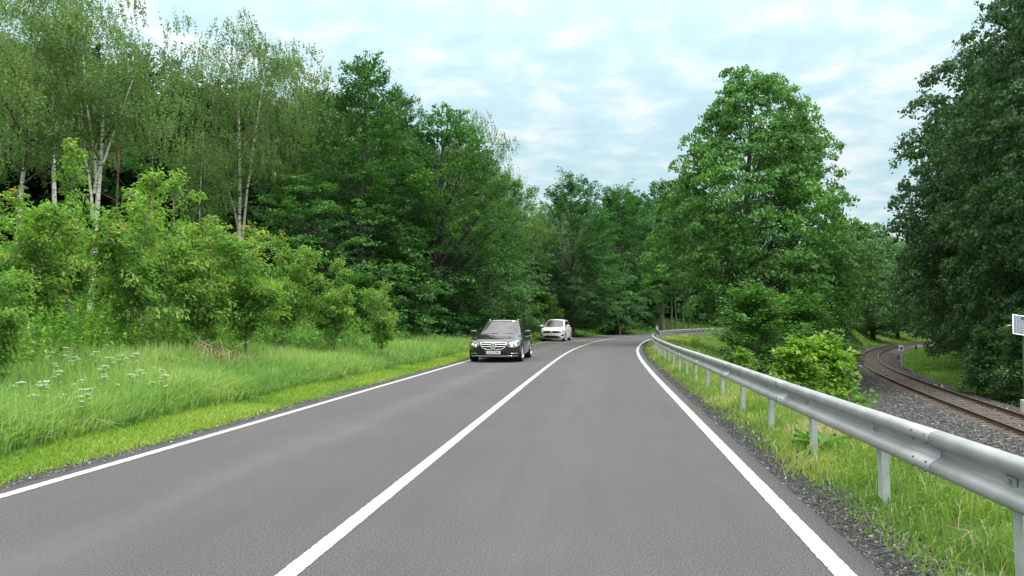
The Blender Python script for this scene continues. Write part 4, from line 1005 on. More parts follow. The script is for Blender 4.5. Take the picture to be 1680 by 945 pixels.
# ------------------------------------------------------------------ railway track
TR = empty('railway_track', (*TRK.pt(10.0, 0.0), TZ), label='single rusty railway track curving away on grey ballast', cat='railway track')
rp = [(-.036, 0), (-.036, -.030), (-.011, -.045), (-.009, -.125), (-.066, -.142), (-.066, -.156), (.066, -.156), (.066, -.142), (.009, -.125), (.011, -.045), (.036, -.030), (.036, 0)]
for sd_ in (-.752, .752):
    s = np.arange(-24, TS1 - 2, 1.0); p, nr = TRK.at(s); pr = np.array(rp)
    V = np.stack([(p[:, None, 0] + nr[:, None, 0] * (pr[None, :, 0] + sd_)) - TR.location.x, (p[:, None, 1] + nr[:, None, 1] * (pr[None, :, 0] + sd_)) - TR.location.y, pr[None, :, 1] + 0 * p[:, None, 0]], -1)
    n, k = len(s), len(rp); idn = np.arange(n * k).reshape(n, k); j2 = np.roll(idn, -1, 1)
    F = np.stack([idn[:-1], j2[:-1], j2[1:], idn[1:]], -1).reshape(-1, 4)
    me = np_mesh('rail', V.reshape(-1, 3), F); me.materials.append(MAT['rust']); me.materials.append(MAT['railtop'])
    mi = np.zeros((n - 1, k), np.int32); mi[:, -1] = 1; me.polygons.foreach_set('material_index', mi.reshape(-1))
    link('rail', me, None, TR)
bm = box_bm(2.5, .25, .20, bev=.015); slm = bpy.data.meshes.new('sleeper'); bm.to_mesh(slm); bm.free(); slm.materials.append(MAT['sleeper'])
s_sl = np.arange(15.6, 200, .63)
for q, s in enumerate(s_sl[:100]):
    p, nr = TRK.at(np.array([s])); o = link('sleeper', slm, None, TR)
    o.location = (p[0][0] - TR.location.x, p[0][1] - TR.location.y, -.156 - .094 + random.gauss(0, .006)); o.rotation_euler = (0, 0, math.atan2(nr[0][1], nr[0][0]) + random.gauss(0, .01))
bm = bmesh.new()
for s in s_sl[100:]:
    p, nr = TRK.at(np.array([s])); a = math.atan2(nr[0][1], nr[0][0])
    box_bm(2.5, .25, .20, bm=bm, rot=Matrix.Rotation(a, 3, 'Z'), loc=(p[0][0] - TR.location.x, p[0][1] - TR.location.y, -.25))
tag(bm_obj('sleepers', bm, MAT['sleeper'], TR), kind='stuff')

# ------------------------------------------------------------------ roadside delineator posts
def delineator(x, y, z, rz, label, h=1.0):
    root = empty('delineator_post', (x, y, z), rz, label=label, cat='roadside post', group='white roadside posts')
    def sect(z0, z1, sc0=1., sc1=1., slant=0.):
        bm = bmesh.new(); tri = [(0, .065), (-.06, -.02), (-.052, -.045), (.052, -.045), (.06, -.02)]
        b0 = [bm.verts.new((a * sc0, c * sc0, z0 + (slant * (-a) if z0 > .1 else 0))) for a, c in tri]; b1 = [bm.verts.new((a * sc1, c * sc1, z1 + slant * (-a))) for a, c in tri]
        bm.faces.new(b0[::-1]); bm.faces.new(b1)
        for i in range(5): bm.faces.new((b0[i], b0[(i + 1) % 5], b1[(i + 1) % 5], b1[i]))
        bmesh.ops.recalc_face_normals(bm, faces=bm.faces); return bm
    bm_obj('body', sect(-.15, h * .54, 1, 1, .9), MAT['white_plastic'], root)
    bd = bm_obj('black_band', sect(h * .54, h * .75, 1.04, 1.04, .9), MAT['black_plastic'], root)
    bm_obj('reflector', box_bm(.035, .008, .15, (0, -.050, h * .645)), MAT['reflector'], bd)
    bm_obj('cap', sect(h * .75, h * 1.0, 1, .92, .9), MAT['white_plastic'], root)
    return root
x, y = at(1024, 86); delineator(x, y, gz1(x, y), R(-25), 'white roadside post with black band on the outside of the far bend', 1.05).scale = (1.5, 1.5, 1)
s, = [50.0]; p = ROAD.pt(50.0, rail_d(50.0) + .22)
dl = delineator(p[0], p[1], gz1(*p), R(-12), 'white post with black band standing behind the guardrail where it bends away', 1.12)
dl.scale = (1.6, 1.6, 1.05)

# ------------------------------------------------------------------ trackside things
def text_mesh(name, body, size, m, parent, loc, rot=(R(90), 0, 0), depth=.002, align='CENTER', sx=1.0):
    cu = bpy.data.curves.new(name, 'FONT'); cu.body = body; cu.size = size; cu.align_x = align; cu.align_y = 'CENTER'; cu.extrude = depth; cu.offset = size * .02
    t = bpy.data.objects.new(name, cu); COL.objects.link(t)
    me = bpy.data.meshes.new_from_object(t.evaluated_get(bpy.context.evaluated_depsgraph_get()))
    bpy.data.objects.remove(t); bpy.data.curves.remove(cu)
    me.name = name; o = link(name, me, None, parent)
    me.materials.clear(); me.materials.append(m); o.location = loc; o.rotation_euler = rot; o.scale = (sx, 1, 1)
    return o
x, y = at(1477, 61); z = gz1(x, y)
KM = empty('track_sign', (x, y, z), R(-28), label='small white sign board reading 4 on a thin post inside the track curve', cat='railway sign')
tubes('post', [(np.array([[0, 0, -.2], [0, 0, 2.05]]), np.array([.032, .032]))], MAT['alu'], KM, 8)
bd = bm_obj('board', box_bm(.34, .02, .50, (0, -.045, 1.92), .004), MAT['white_plastic'], KM)
text_mesh('numeral', '4', .40, MAT['black_plastic'], bd, (0, -.058, 1.89))
# solar mast
x, y = at(1678, 30.4); z = gz1(x, y)
SM = empty('solar_mast', (x, y, z), R(-18), label='dark pole carrying two tilted solar panels and a pale cabinet beside the track', cat='solar mast')
hm = 1.4 - 6 / 1250 * 30.4 - z
tubes('pole', [(np.array([[0, 0, -.3], [0, 0, hm + .35]]), np.array([.06, .055]))], MAT['pole'], SM, 10)
tubes('bracket', [(np.array([[-.55, 0, hm], [.75, 0, hm]]), np.array([.025, .025])), (np.array([[0, 0, hm - .5], [.0, -.30, hm - .22]]), np.array([.02, .02]))], MAT['alu'], SM, 6)
for dx in (-.19, .31):
    pn = bm_obj('solar_panel', box_bm(.46, .93, .03, bev=.004), MAT['alu'], SM)
    pn.location = (dx, -.16, hm + .02); pn.rotation_euler = (R(58), R(10), 0)
    bm_obj('cells', box_bm(.40, .87, .006, (0, 0, .0155)), MAT['solar'], pn)
cb = bm_obj('cabinet', box_bm(.44, .26, .66, (0, -.20, .62), .02), MAT['boxgrey'], SM)
bm_obj('door', box_bm(.36, .012, .56, (0, -.335, .62), .004), MAT['boxgrey'], cb)
bm_obj('cable_cover', box_bm(.8, .22, .06, (-.35, -.45, .10), .015, Matrix.Rotation(R(6), 3, 'Y')), MAT['orange'], SM)
# cable lying beside the track
s = np.linspace(25, 33, 24); p = TRK.pt(s, 1.95 + .12 * np.sin(s * 1.3))
V, F = tube_arrays([(np.column_stack([p, ground_z(p[:, 0], p[:, 1]) * 0 + TZ - .16 + .12 * np.sin((s - 25) / 8 * 3.14)]), np.full(24, .022))], 6)
tag(link('cable', np_mesh('cable', V, F, smooth=True), MAT['black_plastic']), 'black cable looping beside the far rail near the solar mast', 'cable')
def stub(px, Y, h, wdt, label, shade=None):
    x, y = at(px, Y); d_, s_ = TRK.project(np.array([[x, y]])); z = gz1(x, y)
    z = max(z, TZ - .52)
    root = empty('track_marker', (x, y, z), R(-30), label=label, cat='track marker', group='short dark markers inside the track curve')
    bm = bmesh.new()
    bmesh.ops.create_cone(bm, cap_ends=True, segments=10, radius1=wdt * .5, radius2=wdt * .38, depth=h, matrix=Matrix.Translation((0, 0, h / 2)))
    bmesh.ops.create_uvsphere(bm, u_segments=10, v_segments=6, radius=wdt * .40, matrix=Matrix.Translation((0, 0, h)))
    bm_obj('post', bm, MAT['black_plastic'], root, True)
    bm_obj('foot', box_bm(wdt * 1.7, wdt * 1.2, .10, (0, 0, .03), .02), MAT['pole'], root)
    if shade: bm_obj('hood', box_bm(wdt * 1.9, .03, h * .85, (0, wdt * .55, h * .6), .01), MAT['boxgrey'], root)
    return root
stub(1537, 41.5, .50, .22, 'black marker with a pale backing plate, nearest of those inside the track curve', True)
stub(1503.5, 48, .55, .09, 'thin dark stick marker between the hooded marker and the white sign')
stub(1482, 56.5, .42, .20, 'stubby dark marker just in front of the white sign')
stub(1472, 78, .50, .22, 'dark marker just left of the white sign post')
stub(1501, 103, .70, .34, 'farthest brownish marker up the track beyond the white sign')
x, y = at(1411.5, 60.5)
wm = bm_obj('white_marker_stone', box_bm(.42, .16, .14, (0, 0, .06), .02), MAT['white_plastic']); wm.location = (x, y, TZ - .18); wm.rotation_euler = (0, 0, .3)
tag(wm, 'small white marker lying against the outer rail at the track bend', 'marker')

# ------------------------------------------------------------------ cars
MAT['glass_dark'] = plain('car_glass', (.050, .052, .054), .05, 0, .55, var=.5, scale=2.2)
MAT['side_glass'] = plain('tinted_glass', (.012, .013, .015), .05, 0, .6, var=.1)
MAT['paint_black'] = plain('black_car_paint', (.013, .012, .012), .25, .1, .5, 1.0, var=.1)
MAT['silver'] = plain('silver_badge', (.72, .73, .74), .35, .35, var=.03)
MAT['paint_white'] = plain('white_car_paint', (.80, .80, .80), .3, 0, .5, .8, var=.02)
MAT['chrome'] = plain('chrome', (.78, .79, .80), .16, 1.0, .5, var=.03)
MAT['trim'] = plain('black_trim', (.010, .010, .011), .55, 0, .3, var=.2)
MAT['tyre'] = plain('tyre_rubber', (.016, .016, .017), .85, 0, .2, var=.2)
MAT['alloy'] = plain('alloy_wheel', (.50, .51, .52), .3, .7, .5, var=.05)
b = NB('headlamp_glass'); f = b.voro(26, vec=b.obj()); f2 = b.noise(9, 2, vec=b.obj())
MAT['headlamp'] = b.done(b.pbr(b.mix(b.ramp(f2, [(.42, (0, 0, 0)), (.6, (1, 1, 1))]), (.42, .44, .46, 1), (.12, .13, .14, 1)), .08, .35, .6, coat=1.0))
MAT['lamp_on'] = plain('lit_lamp', (.9, .92, .95), .2, var=.01, emit=((.9, .95, 1), 1.0))
MAT['tail'] = plain('tail_lamp', (.28, .01, .012), .15, var=.1)
MAT['plate'] = plain('plate_white', (.78, .78, .76), .4, var=.02)
MAT['plate_blue'] = plain('plate_blue', (.02, .06, .30), .4, var=.05)
MAT['plate_ink'] = plain('plate_ink', (.012, .012, .012), .5, var=.05)
MAT['seat'] = plain('car_interior', (.03, .03, .032), .8, var=.2)

def box_grid(nu, nv, nw, fn, cls, faces=('F', 'B', 'T', 'D', 'L', 'Rr')):
    """deformed box; fn(u,v,w)->(x,y,z), cls(face,u,v,w)->part key. u front(+)/back, v left(+)/right, w up"""
    U = np.linspace(-1, 1, nu + 1); Vv = np.linspace(-1, 1, nv + 1); Wv = np.linspace(0, 1, nw + 1)
    out = {}
    for f in faces:
        if f in 'FB': A, B_ = Vv, Wv
        elif f in 'TD': A, B_ = U, Vv
        else: A, B_ = U, Wv
        for i in range(len(A) - 1):
            for j in range(len(B_) - 1):
                q = []
                for a, b_ in ((A[i], B_[j]), (A[i + 1], B_[j]), (A[i + 1], B_[j + 1]), (A[i], B_[j + 1])):
                    if f == 'F': c = (1, a, b_)
                    elif f == 'B': c = (-1, a, b_)
                    elif f == 'T': c = (a, b_, 1)
                    elif f == 'D': c = (a, b_, 0)
                    elif f == 'L': c = (a, 1, b_)
                    else: c = (a, -1, b_)
                    q.append(c)
                m = [sum(c[k] for c in q) / 4 for k in range(3)]
                key = cls(f, *m)
                if key is None: continue
                out.setdefault(key, []).append([fn(*c) for c in q])
    res = {}
    for key, quads in out.items():
        bm = bmesh.new()
        for q in quads:
            vs = [bm.verts.new(c) for c in q]
            try: bm.faces.new(vs)
            except ValueError: pass
        bmesh.ops.remove_doubles(bm, verts=bm.verts, dist=.0004)
        res[key] = bm
    return res
def ip(x, tab):
    xs, ys = zip(*tab)
    return float(np.interp(x, xs, ys))
def in_poly(a, b_, poly):
    c = False; n = len(poly); j = n - 1
    for i in range(n):
        if (poly[i][1] > b_) != (poly[j][1] > b_) and a < (poly[j][0] - poly[i][0]) * (b_ - poly[i][1]) / (poly[j][1] - poly[i][1]) + poly[i][0]: c = not c
        j = i
    return c
def rounded(poly, it=2):
    for _ in range(it):
        q = []
        for i in range(len(poly)):
            a, b_ = np.array(poly[i]), np.array(poly[(i + 1) % len(poly)]); q += [tuple(a * .8 + b_ * .2), tuple(a * .2 + b_ * .8)]
        poly = q
    return poly
class Car:
    def __init__(self, g):
        self.g = g
    def decal(self, name, polys, m, parent, axis='x', off=.004, res=.012, holes=(), sgn=1, thick=.012):
        """a patch lying on the body: region of the y-z (axis x) or x-z (axis y) plane projected onto the shell"""
        pts = [p for q in polys for p in q]
        a0, a1 = min(p[0] for p in pts), max(p[0] for p in pts); b0, b1 = min(p[1] for p in pts), max(p[1] for p in pts)
        na, nb_ = max(1, int(math.ceil((a1 - a0) / res))), max(1, int(math.ceil((b1 - b0) / res)))
        bm = bmesh.new(); vs = {}
        def vert(i, j):
            if (i, j) not in vs:
                a = a0 + (a1 - a0) * i / na; c = b0 + (b1 - b0) * j / nb_
                if axis == 'x': o, d = Vector((6 * sgn, a, c)), Vector((-sgn, 0, 0))
                elif axis == 'y': o, d = Vector((a, 6 * sgn, c)), Vector((0, -sgn, 0))
                else: o, d = Vector((a, c, 6)), Vector((0, 0, -1))
                h = self.bvh.ray_cast(o, d)
                vs[(i, j)] = bm.verts.new(h[0] - d * off) if h[0] is not None else None
            return vs[(i, j)]
        for i in range(na):
            for j in range(nb_):
                a = a0 + (a1 - a0) * (i + .5) / na; c = b0 + (b1 - b0) * (j + .5) / nb_
                if any(in_poly(a, c, q) for q in polys) and not any(in_poly(a, c, q) for q in holes):
                    q = [vert(i, j), vert(i + 1, j), vert(i + 1, j + 1), vert(i, j + 1)]
                    if all(q): bm.faces.new(q)
        for v in [v for v in bm.verts if not v.link_faces]: bm.verts.remove(v)
        bmesh.ops.recalc_face_normals(bm, faces=bm.faces)
        # make normals face outwards
        if bm.faces:
            n = sum((f.normal for f in bm.faces), Vector())
            t = Vector((sgn, 0, 0)) if axis == 'x' else Vector((0, sgn, 0)) if axis == 'y' else Vector((0, 0, 1))
            if n.dot(t) < 0: bmesh.ops.reverse_faces(bm, faces=bm.faces)
        o = bm_obj(name, bm, m, parent, True)
        if thick:
            k = o.modifiers.new('thick', 'SOLIDIFY'); k.thickness = thick; k.offset = -1
        return o
def lathe(bm, prof, seg, mtx=None):
    """profile (y, r) revolved about the y axis"""
    rings = []
    for y, r in prof:
        rings.append([bm.verts.new((r * math.cos(2 * math.pi * k / seg), y, r * math.sin(2 * math.pi * k / seg))) for k in range(seg)])
    for a, b_ in zip(rings, rings[1:]):
        for k in range(seg): bm.faces.new((a[k], a[(k + 1) % seg], b_[(k + 1) % seg], b_[k]))
    return rings
def make_wheel(root, x, y, r, side, wd=.225, spokes=10, steer=0.0):
    bm = bmesh.new(); ri = r * .70; h = wd / 2
    lathe(bm, [(h * .80, ri), (h, ri + .02), (h, r - .03), (h * .82, r - .006), (h * .4, r), (-h * .4, r), (-h * .82, r - .006), (-h, r - .03), (-h, ri + .02), (-h * .80, ri)], 36)
    bmesh.ops.recalc_face_normals(bm, faces=bm.faces)
    wh = bm_obj('wheel', bm, MAT['tyre'], root, True); wh.location = (x, y, r); wh.rotation_euler = (0, 0, steer)
    bm = bmesh.new(); s = side
    lathe(bm, [(s * h * .84, ri + .002), (s * h * .90, ri - .012), (s * h * .55, ri - .03), (-s * h * .6, ri - .03)], 36)
    for k in range(spokes):
        a = 2 * math.pi * k / spokes
        box_bm(ri - .05, .028, .045, (0, 0, 0), .006, None, bm)
        vs = bm.verts[-24:] if False else None
    bm.verts.ensure_lookup_table()
    bm.free()
    bm = bmesh.new()
    lathe(bm, [(s * h * .84, ri + .002), (s * h * .92, ri - .012), (s * h * .55, ri - .03), (-s * h * .6, ri - .03)], 36)
    for k in range(spokes):
        a = 2 * math.pi * k / spokes
        sb = bmesh.new(); box_bm(ri - .06, .03, .042, (ri * .5 + .01, s * h * .72, 0), .006, None, sb)
        bmesh.ops.rotate(sb, cent=(0, 0, 0), matrix=Matrix.Rotation(a, 3, 'Y'), verts=sb.verts)
        t_ = bpy.data.meshes.new('t'); sb.to_mesh(t_); sb.free(); bm.from_mesh(t_); bpy.data.meshes.remove(t_)
    bmesh.ops.create_cone(bm, cap_ends=True, segments=16, radius1=.07, radius2=.055, depth=.05, matrix=Matrix.Translation((0, s * h * .74, 0)) @ Matrix.Rotation(R(-90) * s, 4, 'X'))
    bmesh.ops.recalc_face_normals(bm, faces=bm.faces)
    bm_obj('rim', bm, MAT['alloy'], wh)
    bm = bmesh.new(); bmesh.ops.create_cone(bm, cap_ends=True, segments=24, radius1=ri - .04, radius2=ri - .04, depth=.05, matrix=Matrix.Rotation(R(90), 4, 'X'))
    bm_obj('brake_disc', bm, MAT['trim'], wh)
    return wh

def build_car(name, label, g, paint, loc, rz):
    root = empty(name, loc, rz, label=label, cat='car'); car = Car(g)
    xf, xr, hwid = g['xf'], g['xr'], g['w'] / 2
    wx = g['wheels']; wr = g['wr']; ar = wr + .055
    def zbot(x, v):
        z = ip(x, g['zb'])
        for c in wx:
            if abs(x - c) < ar: z = max(z, wr + math.sqrt(ar * ar - (x - c) ** 2) if abs(v) > .60 else z)
        return z
    def fx(v, w_):                    # front plan and chin / hood lip curvature
        return -g['fc'] * abs(v) ** 2.2 - g['fc2'] * abs(v) ** 7 - .05 * max(0, (w_ - .72) / .28) ** 2 - g['lip'] * max(0, (w_ - .55) / .45) ** 3 - .05 * max(0, (.25 - w_) / .25) ** 2
    def body(u, v, w_):
        L = (xf - xr)
        xc = (xf + xr) / 2
        x0 = xc + u * L / 2
        # bend the ends
        k = max(0, (u - .72) / .28); kb = max(0, (-u - .80) / .20)
        x = x0 + k * fx(v, w_) * 1.0 - kb * (-.10 * abs(v) ** 2 - .16 * abs(v) ** 7 - .05 * max(0, (w_ - .6) / .4) ** 2)
        h = hwid * ip(x, g['wplan'])
        zb = zbot(x0, v); zt = ip(x, g['zt'])
        zt -= (g['crown'] * abs(v) ** 2.2 + .055 * abs(v) ** 9) * (1 if u < .999 else 1)
        z = zb + (zt - zb) * w_
        # section: tuck in at the sill, shoulder line, roll in to the top
        prof_ = np.interp((z - .15) / (ip(x, g['zt']) - .15), [0, .12, .35, .62, .80, .93, 1.0], [.90, .955, .995, 1.0, .985, .955, .91])
        y = h * v * prof_
        return (x, y, z)
    def bcls(f, u, v, w_):
        x = (xf + xr) / 2 + u * (xf - xr) / 2
        if f in ('L', 'Rr'):
            if g['doors'][0] > x > g['doors'][1] and w_ > .10: return 'front_door'
            if g['doors'][1] > x > g['doors'][2] and w_ > .10: return 'rear_door'
        if f == 'T' and x > g['cowl'] - .02 and abs(v) < .86 and u < .985: return 'bonnet'
        return 'body'
    parts = box_grid(130, 26, 22, body, bcls)
    allv, allf = [], []
    for key, bm in parts.items():
        bmesh.ops.recalc_face_normals(bm, faces=bm.faces)
    # one shell for ray casting
    for key, bm in parts.items():
        bm.verts.index_update(); o_ = len(allv); allv += [v.co.copy() for v in bm.verts]; allf += [[v.index + o_ for v in f.verts] for f in bm.faces]
    car.bvh = BVHTree.FromPolygons(allv, allf)
    objs = {}
    def outward(bm):
        n = sum((f.normal.dot(f.calc_center_median() - Vector((0, 0, .6))) * f.calc_area() for f in bm.faces))
        if n < 0: bmesh.ops.reverse_faces(bm, faces=bm.faces)
    for key, bm in parts.items():
        if key in ('front_door', 'rear_door'):
            for sgn in (1, -1):
                b2 = bm.copy(); bmesh.ops.delete(b2, geom=[v for v in b2.verts if v.co.y * sgn < 0], context='VERTS'); bmesh.ops.recalc_face_normals(b2, faces=b2.faces); outward(b2)
                d_ = bm_obj(key, b2, paint, root, True)
                xs = [v.co.x for v in d_.data.vertices]; zh = g['belt'] - .13; xh = min(xs) + .17
                car_side = .5 * g['w'] * .985
                hb_ = bm_obj('handle', box_bm(.19, .03, .028, (xh, sgn * (car_side + .010), zh), .008), g['handle'], d_)
            bm.free()
        else:
            outward(bm); objs[key] = bm_obj(key, bm, paint, root, True)
    # greenhouse
    gh = g['gh']
    def green(u, v, w_):
        xb0, xb1, xt0, xt1 = gh['xb'][0], gh['xb'][1], gh['xt'][0], gh['xt'][1]      # base front / rear, top front / rear
        xa = xb0 + (xt0 - xb0) * w_ ** .93; xz = xb1 + (xt1 - xb1) * w_ ** 1.2
        x = xz + (xa - xz) * (u + 1) / 2
        kf = max(0, (u - .55) / .45); kb = max(0, (-u - .7) / .3)
        x += -kf * (.20 * abs(v) ** 2.4) + kb * (.10 * abs(v) ** 2.4)
        hb_, ht = gh['hb'], gh['ht']
        h = hb_ + (ht - hb_) * w_ ** 1.15
        taper = 1 - .06 * max(0, (-u - .2) / .8) - .015 * max(0, (u - .4) / .6)
        z0 = gh['zb'] - .04; zr = gh['zr'] - .025 * ((u - .1) ** 2) - .05 * abs(v) ** 2.4 - .03 * abs(v) ** 8
        if u > .8: zr -= .015 * ((u - .8) / .2) ** 2
        return (x, h * v * taper, z0 + (zr - z0) * w_)
    def gcls(f, u, v, w_):
        if f == 'F': return 'windscreen' if abs(v) < .93 and .03 < w_ < .93 else 'body'
        if f == 'B': return 'rear_window' if abs(v) < .88 and .12 < w_ < .86 else 'body'
        if f in ('L', 'Rr'):
            if .14 < w_ < .86:
                for a, b_ in gh['win']:
                    if a < u < b_: return 'side_window'
                for a, b_ in gh['pil']:
                    if a < u < b_: return 'trim'
            return 'body'
        if f == 'D': return None
        return 'roof'
    gp = box_grid(72, 22, 20, green, gcls)
    bmw = gp.pop('body'); bmesh.ops.recalc_face_normals(bmw, faces=bmw.faces); outward(bmw); bm_obj('window_frame', bmw, paint, root, True)
    for key, bm in gp.items():
        bmesh.ops.recalc_face_normals(bm, faces=bm.faces); outward(bm)
        m_ = {'windscreen': MAT['glass_dark'], 'rear_window': MAT['side_glass'], 'side_window': MAT['side_glass'], 'trim': MAT['trim'], 'roof': paint}[key]
        if key in ('side_window', 'trim'):
            nm = 'side_window' if key == 'side_window' else 'pillar'
            # split into separate panes
            while bm.verts:
                bm.verts.ensure_lookup_table(); seen = {bm.verts[0]}; st = [bm.verts[0]]
                while st:
                    v = st.pop()
                    for e_ in v.link_edges:
                        o_ = e_.other_vert(v)
                        if o_ not in seen: seen.add(o_); st.append(o_)
                b2 = bmesh.new(); mp_ = {v: b2.verts.new(v.co) for v in seen}
                for f_ in {f_ for v in seen for f_ in v.link_faces}: b2.faces.new([mp_[v] for v in f_.verts])
                bm_obj(nm, b2, m_, root, True); bmesh.ops.delete(bm, geom=list(seen), context='VERTS')
            bm.free()
        else: bm_obj(key, bm, m_, root, True)
    # wheels
    for i, c in enumerate(wx):
        for sgn in (1, -1): make_wheel(root, c, sgn * (hwid - .125), wr, sgn, g.get('tw', .225), g['spokes'], g.get('steer', 0) if i == 0 else 0)
    # underbody and wheel housings in the dark
    bm_obj('underbody', box_bm(xf - xr - .6, g['w'] * .60, .28, ((xf + xr) / 2, 0, .33), .02), MAT['trim'], root)
    # mirrors
    for sgn in (1, -1):
        mx, mz = g['mirror']
        mo = bm_obj('wing_mirror', box_bm(.17, .23, .15, (mx, sgn * (hwid + .075), mz), .045), g['mirror_mat'], root, True)
        bm_obj('mirror_glass', box_bm(.006, .17, .10, (mx - .088, sgn * (hwid + .075), mz), .0), MAT['chrome'], mo)
        bm_obj('mirror_arm', box_bm(.07, .14, .05, (mx + .01, sgn * (hwid - .06), mz - .06), .015), MAT['trim'], mo)
    # wipers
    for y0 in (.02, -.55):
        p0 = Vector(green(.999, y0 / gh['hb'], .04)); p1 = Vector(green(.999, (y0 + .52) / gh['hb'], .09))
        tubes('wiper', [(np.array([p0 + Vector((.02, 0, .012)), p1 + Vector((.025, 0, .02))]), np.array([.009, .006]))], MAT['trim'], root, 5)
    # rear lamps
    for sgn in (1, -1):
        car.decal('tail_lamp', [rounded([(sgn * .58, .74), (sgn * .84, .74), (sgn * .84, .95), (sgn * .60, .92)])], MAT['tail'], root, 'x', .004, .03, sgn=-1)
    car.root = root; car.green = green; car.body = body
    return car
mir = lambda poly: [(-a, b_) for a, b_ in poly]
def rect(a0, b0, a1, b1): return [(a0, b0), (a1, b0), (a1, b1), (a0, b1)]
def ring_emblem(car, root, z, r, kind, parent, y=0.0):
    h = car.bvh.ray_cast(Vector((6, y, z)), Vector((-1, 0, 0)))[0]; x = h.x + .034
    n = 32; a = np.linspace(0, 2 * np.pi, n + 1)
    P = np.column_stack([np.full(n + 1, x), r * np.cos(a), z + r * np.sin(a)])
    paths = [(P, np.full(n + 1, .015))]
    if kind == 'star':
        for q in (90, 210, 330): paths.append((np.array([[x, 0, z], [x, r * math.cos(R(q)), z + r * math.sin(R(q))]]), np.array([.020, .006])))
    else:
        vv = [(-.62, .72), (-.20, -.0), (0, .30), (.20, 0), (.62, .72)]; ww = [(-.88, .35), (-.36, -.82), (0, -.12), (.36, -.82), (.88, .35)]
        for poly in ([(-.42, .80), (0, .10), (.42, .80)], ww):
            paths.append((np.array([[x, p[0] * r, z + p[1] * r] for p in poly]), np.full(len(poly), .009)))
    V, F = tube_arrays(paths, 8)
    o = link('emblem', np_mesh('emblem', V, F, smooth=True), MAT['silver'], parent)
    bm = bmesh.new(); bmesh.ops.create_cone(bm, cap_ends=True, segments=24, radius1=r, radius2=r, depth=.012, matrix=Matrix.Translation((x - .012, 0, z)) @ Matrix.Rotation(R(90), 4, 'Y'))
    bm_obj('emblem_disc', bm, MAT['trim'], parent)
def number_plate(car, root, z, text, y=0.0):
    h = car.bvh.ray_cast(Vector((6, y, z)), Vector((-1, 0, 0)))[0]; x = h.x + .02
    pl = bm_obj('number_plate', box_bm(.012, .52, .11, (x, y, z), .003), MAT['plate'], root)
    bm_obj('blue_strip', box_bm(.003, .042, .102, (x + .0075, y - .235, z)), MAT['plate_blue'], pl)
    text_mesh('plate_text', text, .092, MAT['plate_ink'], pl, (x + .0075, y + .022, z), (R(90), 0, R(90)), .001, sx=.80)
    return pl

# --- black estate car
E = dict(xf=2.44, xr=-2.44, w=1.86, wheels=(1.52, -1.35), wr=.335, tw=.235, spokes=10, zb=[(-2.44, .36), (-2.1, .26), (-1.8, .20), (2.0, .18), (2.44, .17)],
         fc=.20, fc2=.24, lip=.10, crown=.045, zt=[(-2.44, .96), (-2.2, 1.0), (-.5, .99), (.95, .985), (1.5, .925), (2.0, .845), (2.28, .785), (2.44, .755)],
         wplan=[(-2.44, .90), (-2.1, .95), (-1.4, .99), (0, 1.0), (1.4, .99), (1.9, .965), (2.3, .925), (2.44, .90)], cowl=1.02, doors=(.92, -.10, -1.02), belt=.98,
         gh=dict(xb=(1.05, -2.36), xt=(.22, -2.02), hb=.80, ht=.60, zb=.97, zr=1.50, win=[(.22, .90), (-.28, .18), (-.86, -.34)], pil=[(.18, .22), (-.34, -.28)]),
         mirror=(.62, 1.02), mirror_mat=MAT['paint_black'], handle=MAT['chrome'], steer=R(-3))
p, nr = ROAD.at(np.array([26.0])); 
car_x, car_y = at(809, 26.2)
hd = ROAD.at(np.array([28.0]))[1][0]; head = math.atan2(hd[1], hd[0]) + math.pi / 2          # road direction
rz = head + math.pi
fwd = np.array([math.cos(rz), math.sin(rz)])
c0 = np.array([car_x, car_y]) - fwd * 2.44
eb = build_car('estate_car', 'black estate car with bright headlamps and roof rails coming towards the camera', E, MAT['paint_black'], (c0[0], c0[1], 0), rz)
r0 = eb.root
gr_out = rounded([(-.455, .705), (.455, .705), (.475, .64), (.40, .50), (.30, .445), (-.30, .445), (-.40, .50), (-.475, .64)])
gr_in = [(a * .95, .575 + (b_ - .575) * .88) for a, b_ in gr_out]
gl = eb.decal('grille', [gr_in], MAT['trim'], r0, off=.006)
eb.decal('grille_frame', [gr_out], MAT['chrome'], gl, off=.016, res=.009, holes=[gr_in])
for z in (.545, .625):
    for a, b_ in ((-.44, -.075), (.075, .44)):
        w_ = .44 if z > .6 else .41
        eb.decal('grille_bar', [rect(max(a, -w_), z - .012, min(b_, w_), z + .012)], MAT['chrome'], gl, off=.02, res=.016)
ring_emblem(eb, r0, .578, .088, 'star', gl)
hl = [(.485, .60), (.53, .52), (.66, .50), (.80, .535), (.885, .60), (.905, .70), (.885, .785), (.80, .775), (.66, .71), (.54, .665)]
for sg in (1, -1):
    pol = rounded(hl if sg == 1 else mir(hl), 1)
    h_ = eb.decal('headlight', [pol], MAT['headlamp'], r0, off=.010, res=.010)
    for (cy_, cz_) in ((.63, .585), (.755, .62)):
        eb.decal('lamp', [[(sg * cy_ + .036 * math.cos(q * .524), cz_ + .036 * math.sin(q * .524)) for q in range(12)]], MAT['lamp_on'], h_, off=.014, res=.009)
    low = rounded([(sg * .58, .235), (sg * .86, .235), (sg * .90, .33), (sg * .89, .44), (sg * .72, .36)], 1)
    it = eb.decal('side_intake', [low], MAT['trim'], r0, off=.004)
    eb.decal('day_lamp', [rect(*((.61, .295, .84, .322) if sg == 1 else (-.84, .295, -.61, .322)))], MAT['chrome'], it, off=.014, res=.012)
eb.decal('lower_grille', [rounded([(-.52, .235), (.52, .235), (.44, .385), (.30, .41), (-.30, .41), (-.44, .385)], 1)], MAT['trim'], r0, off=.004)
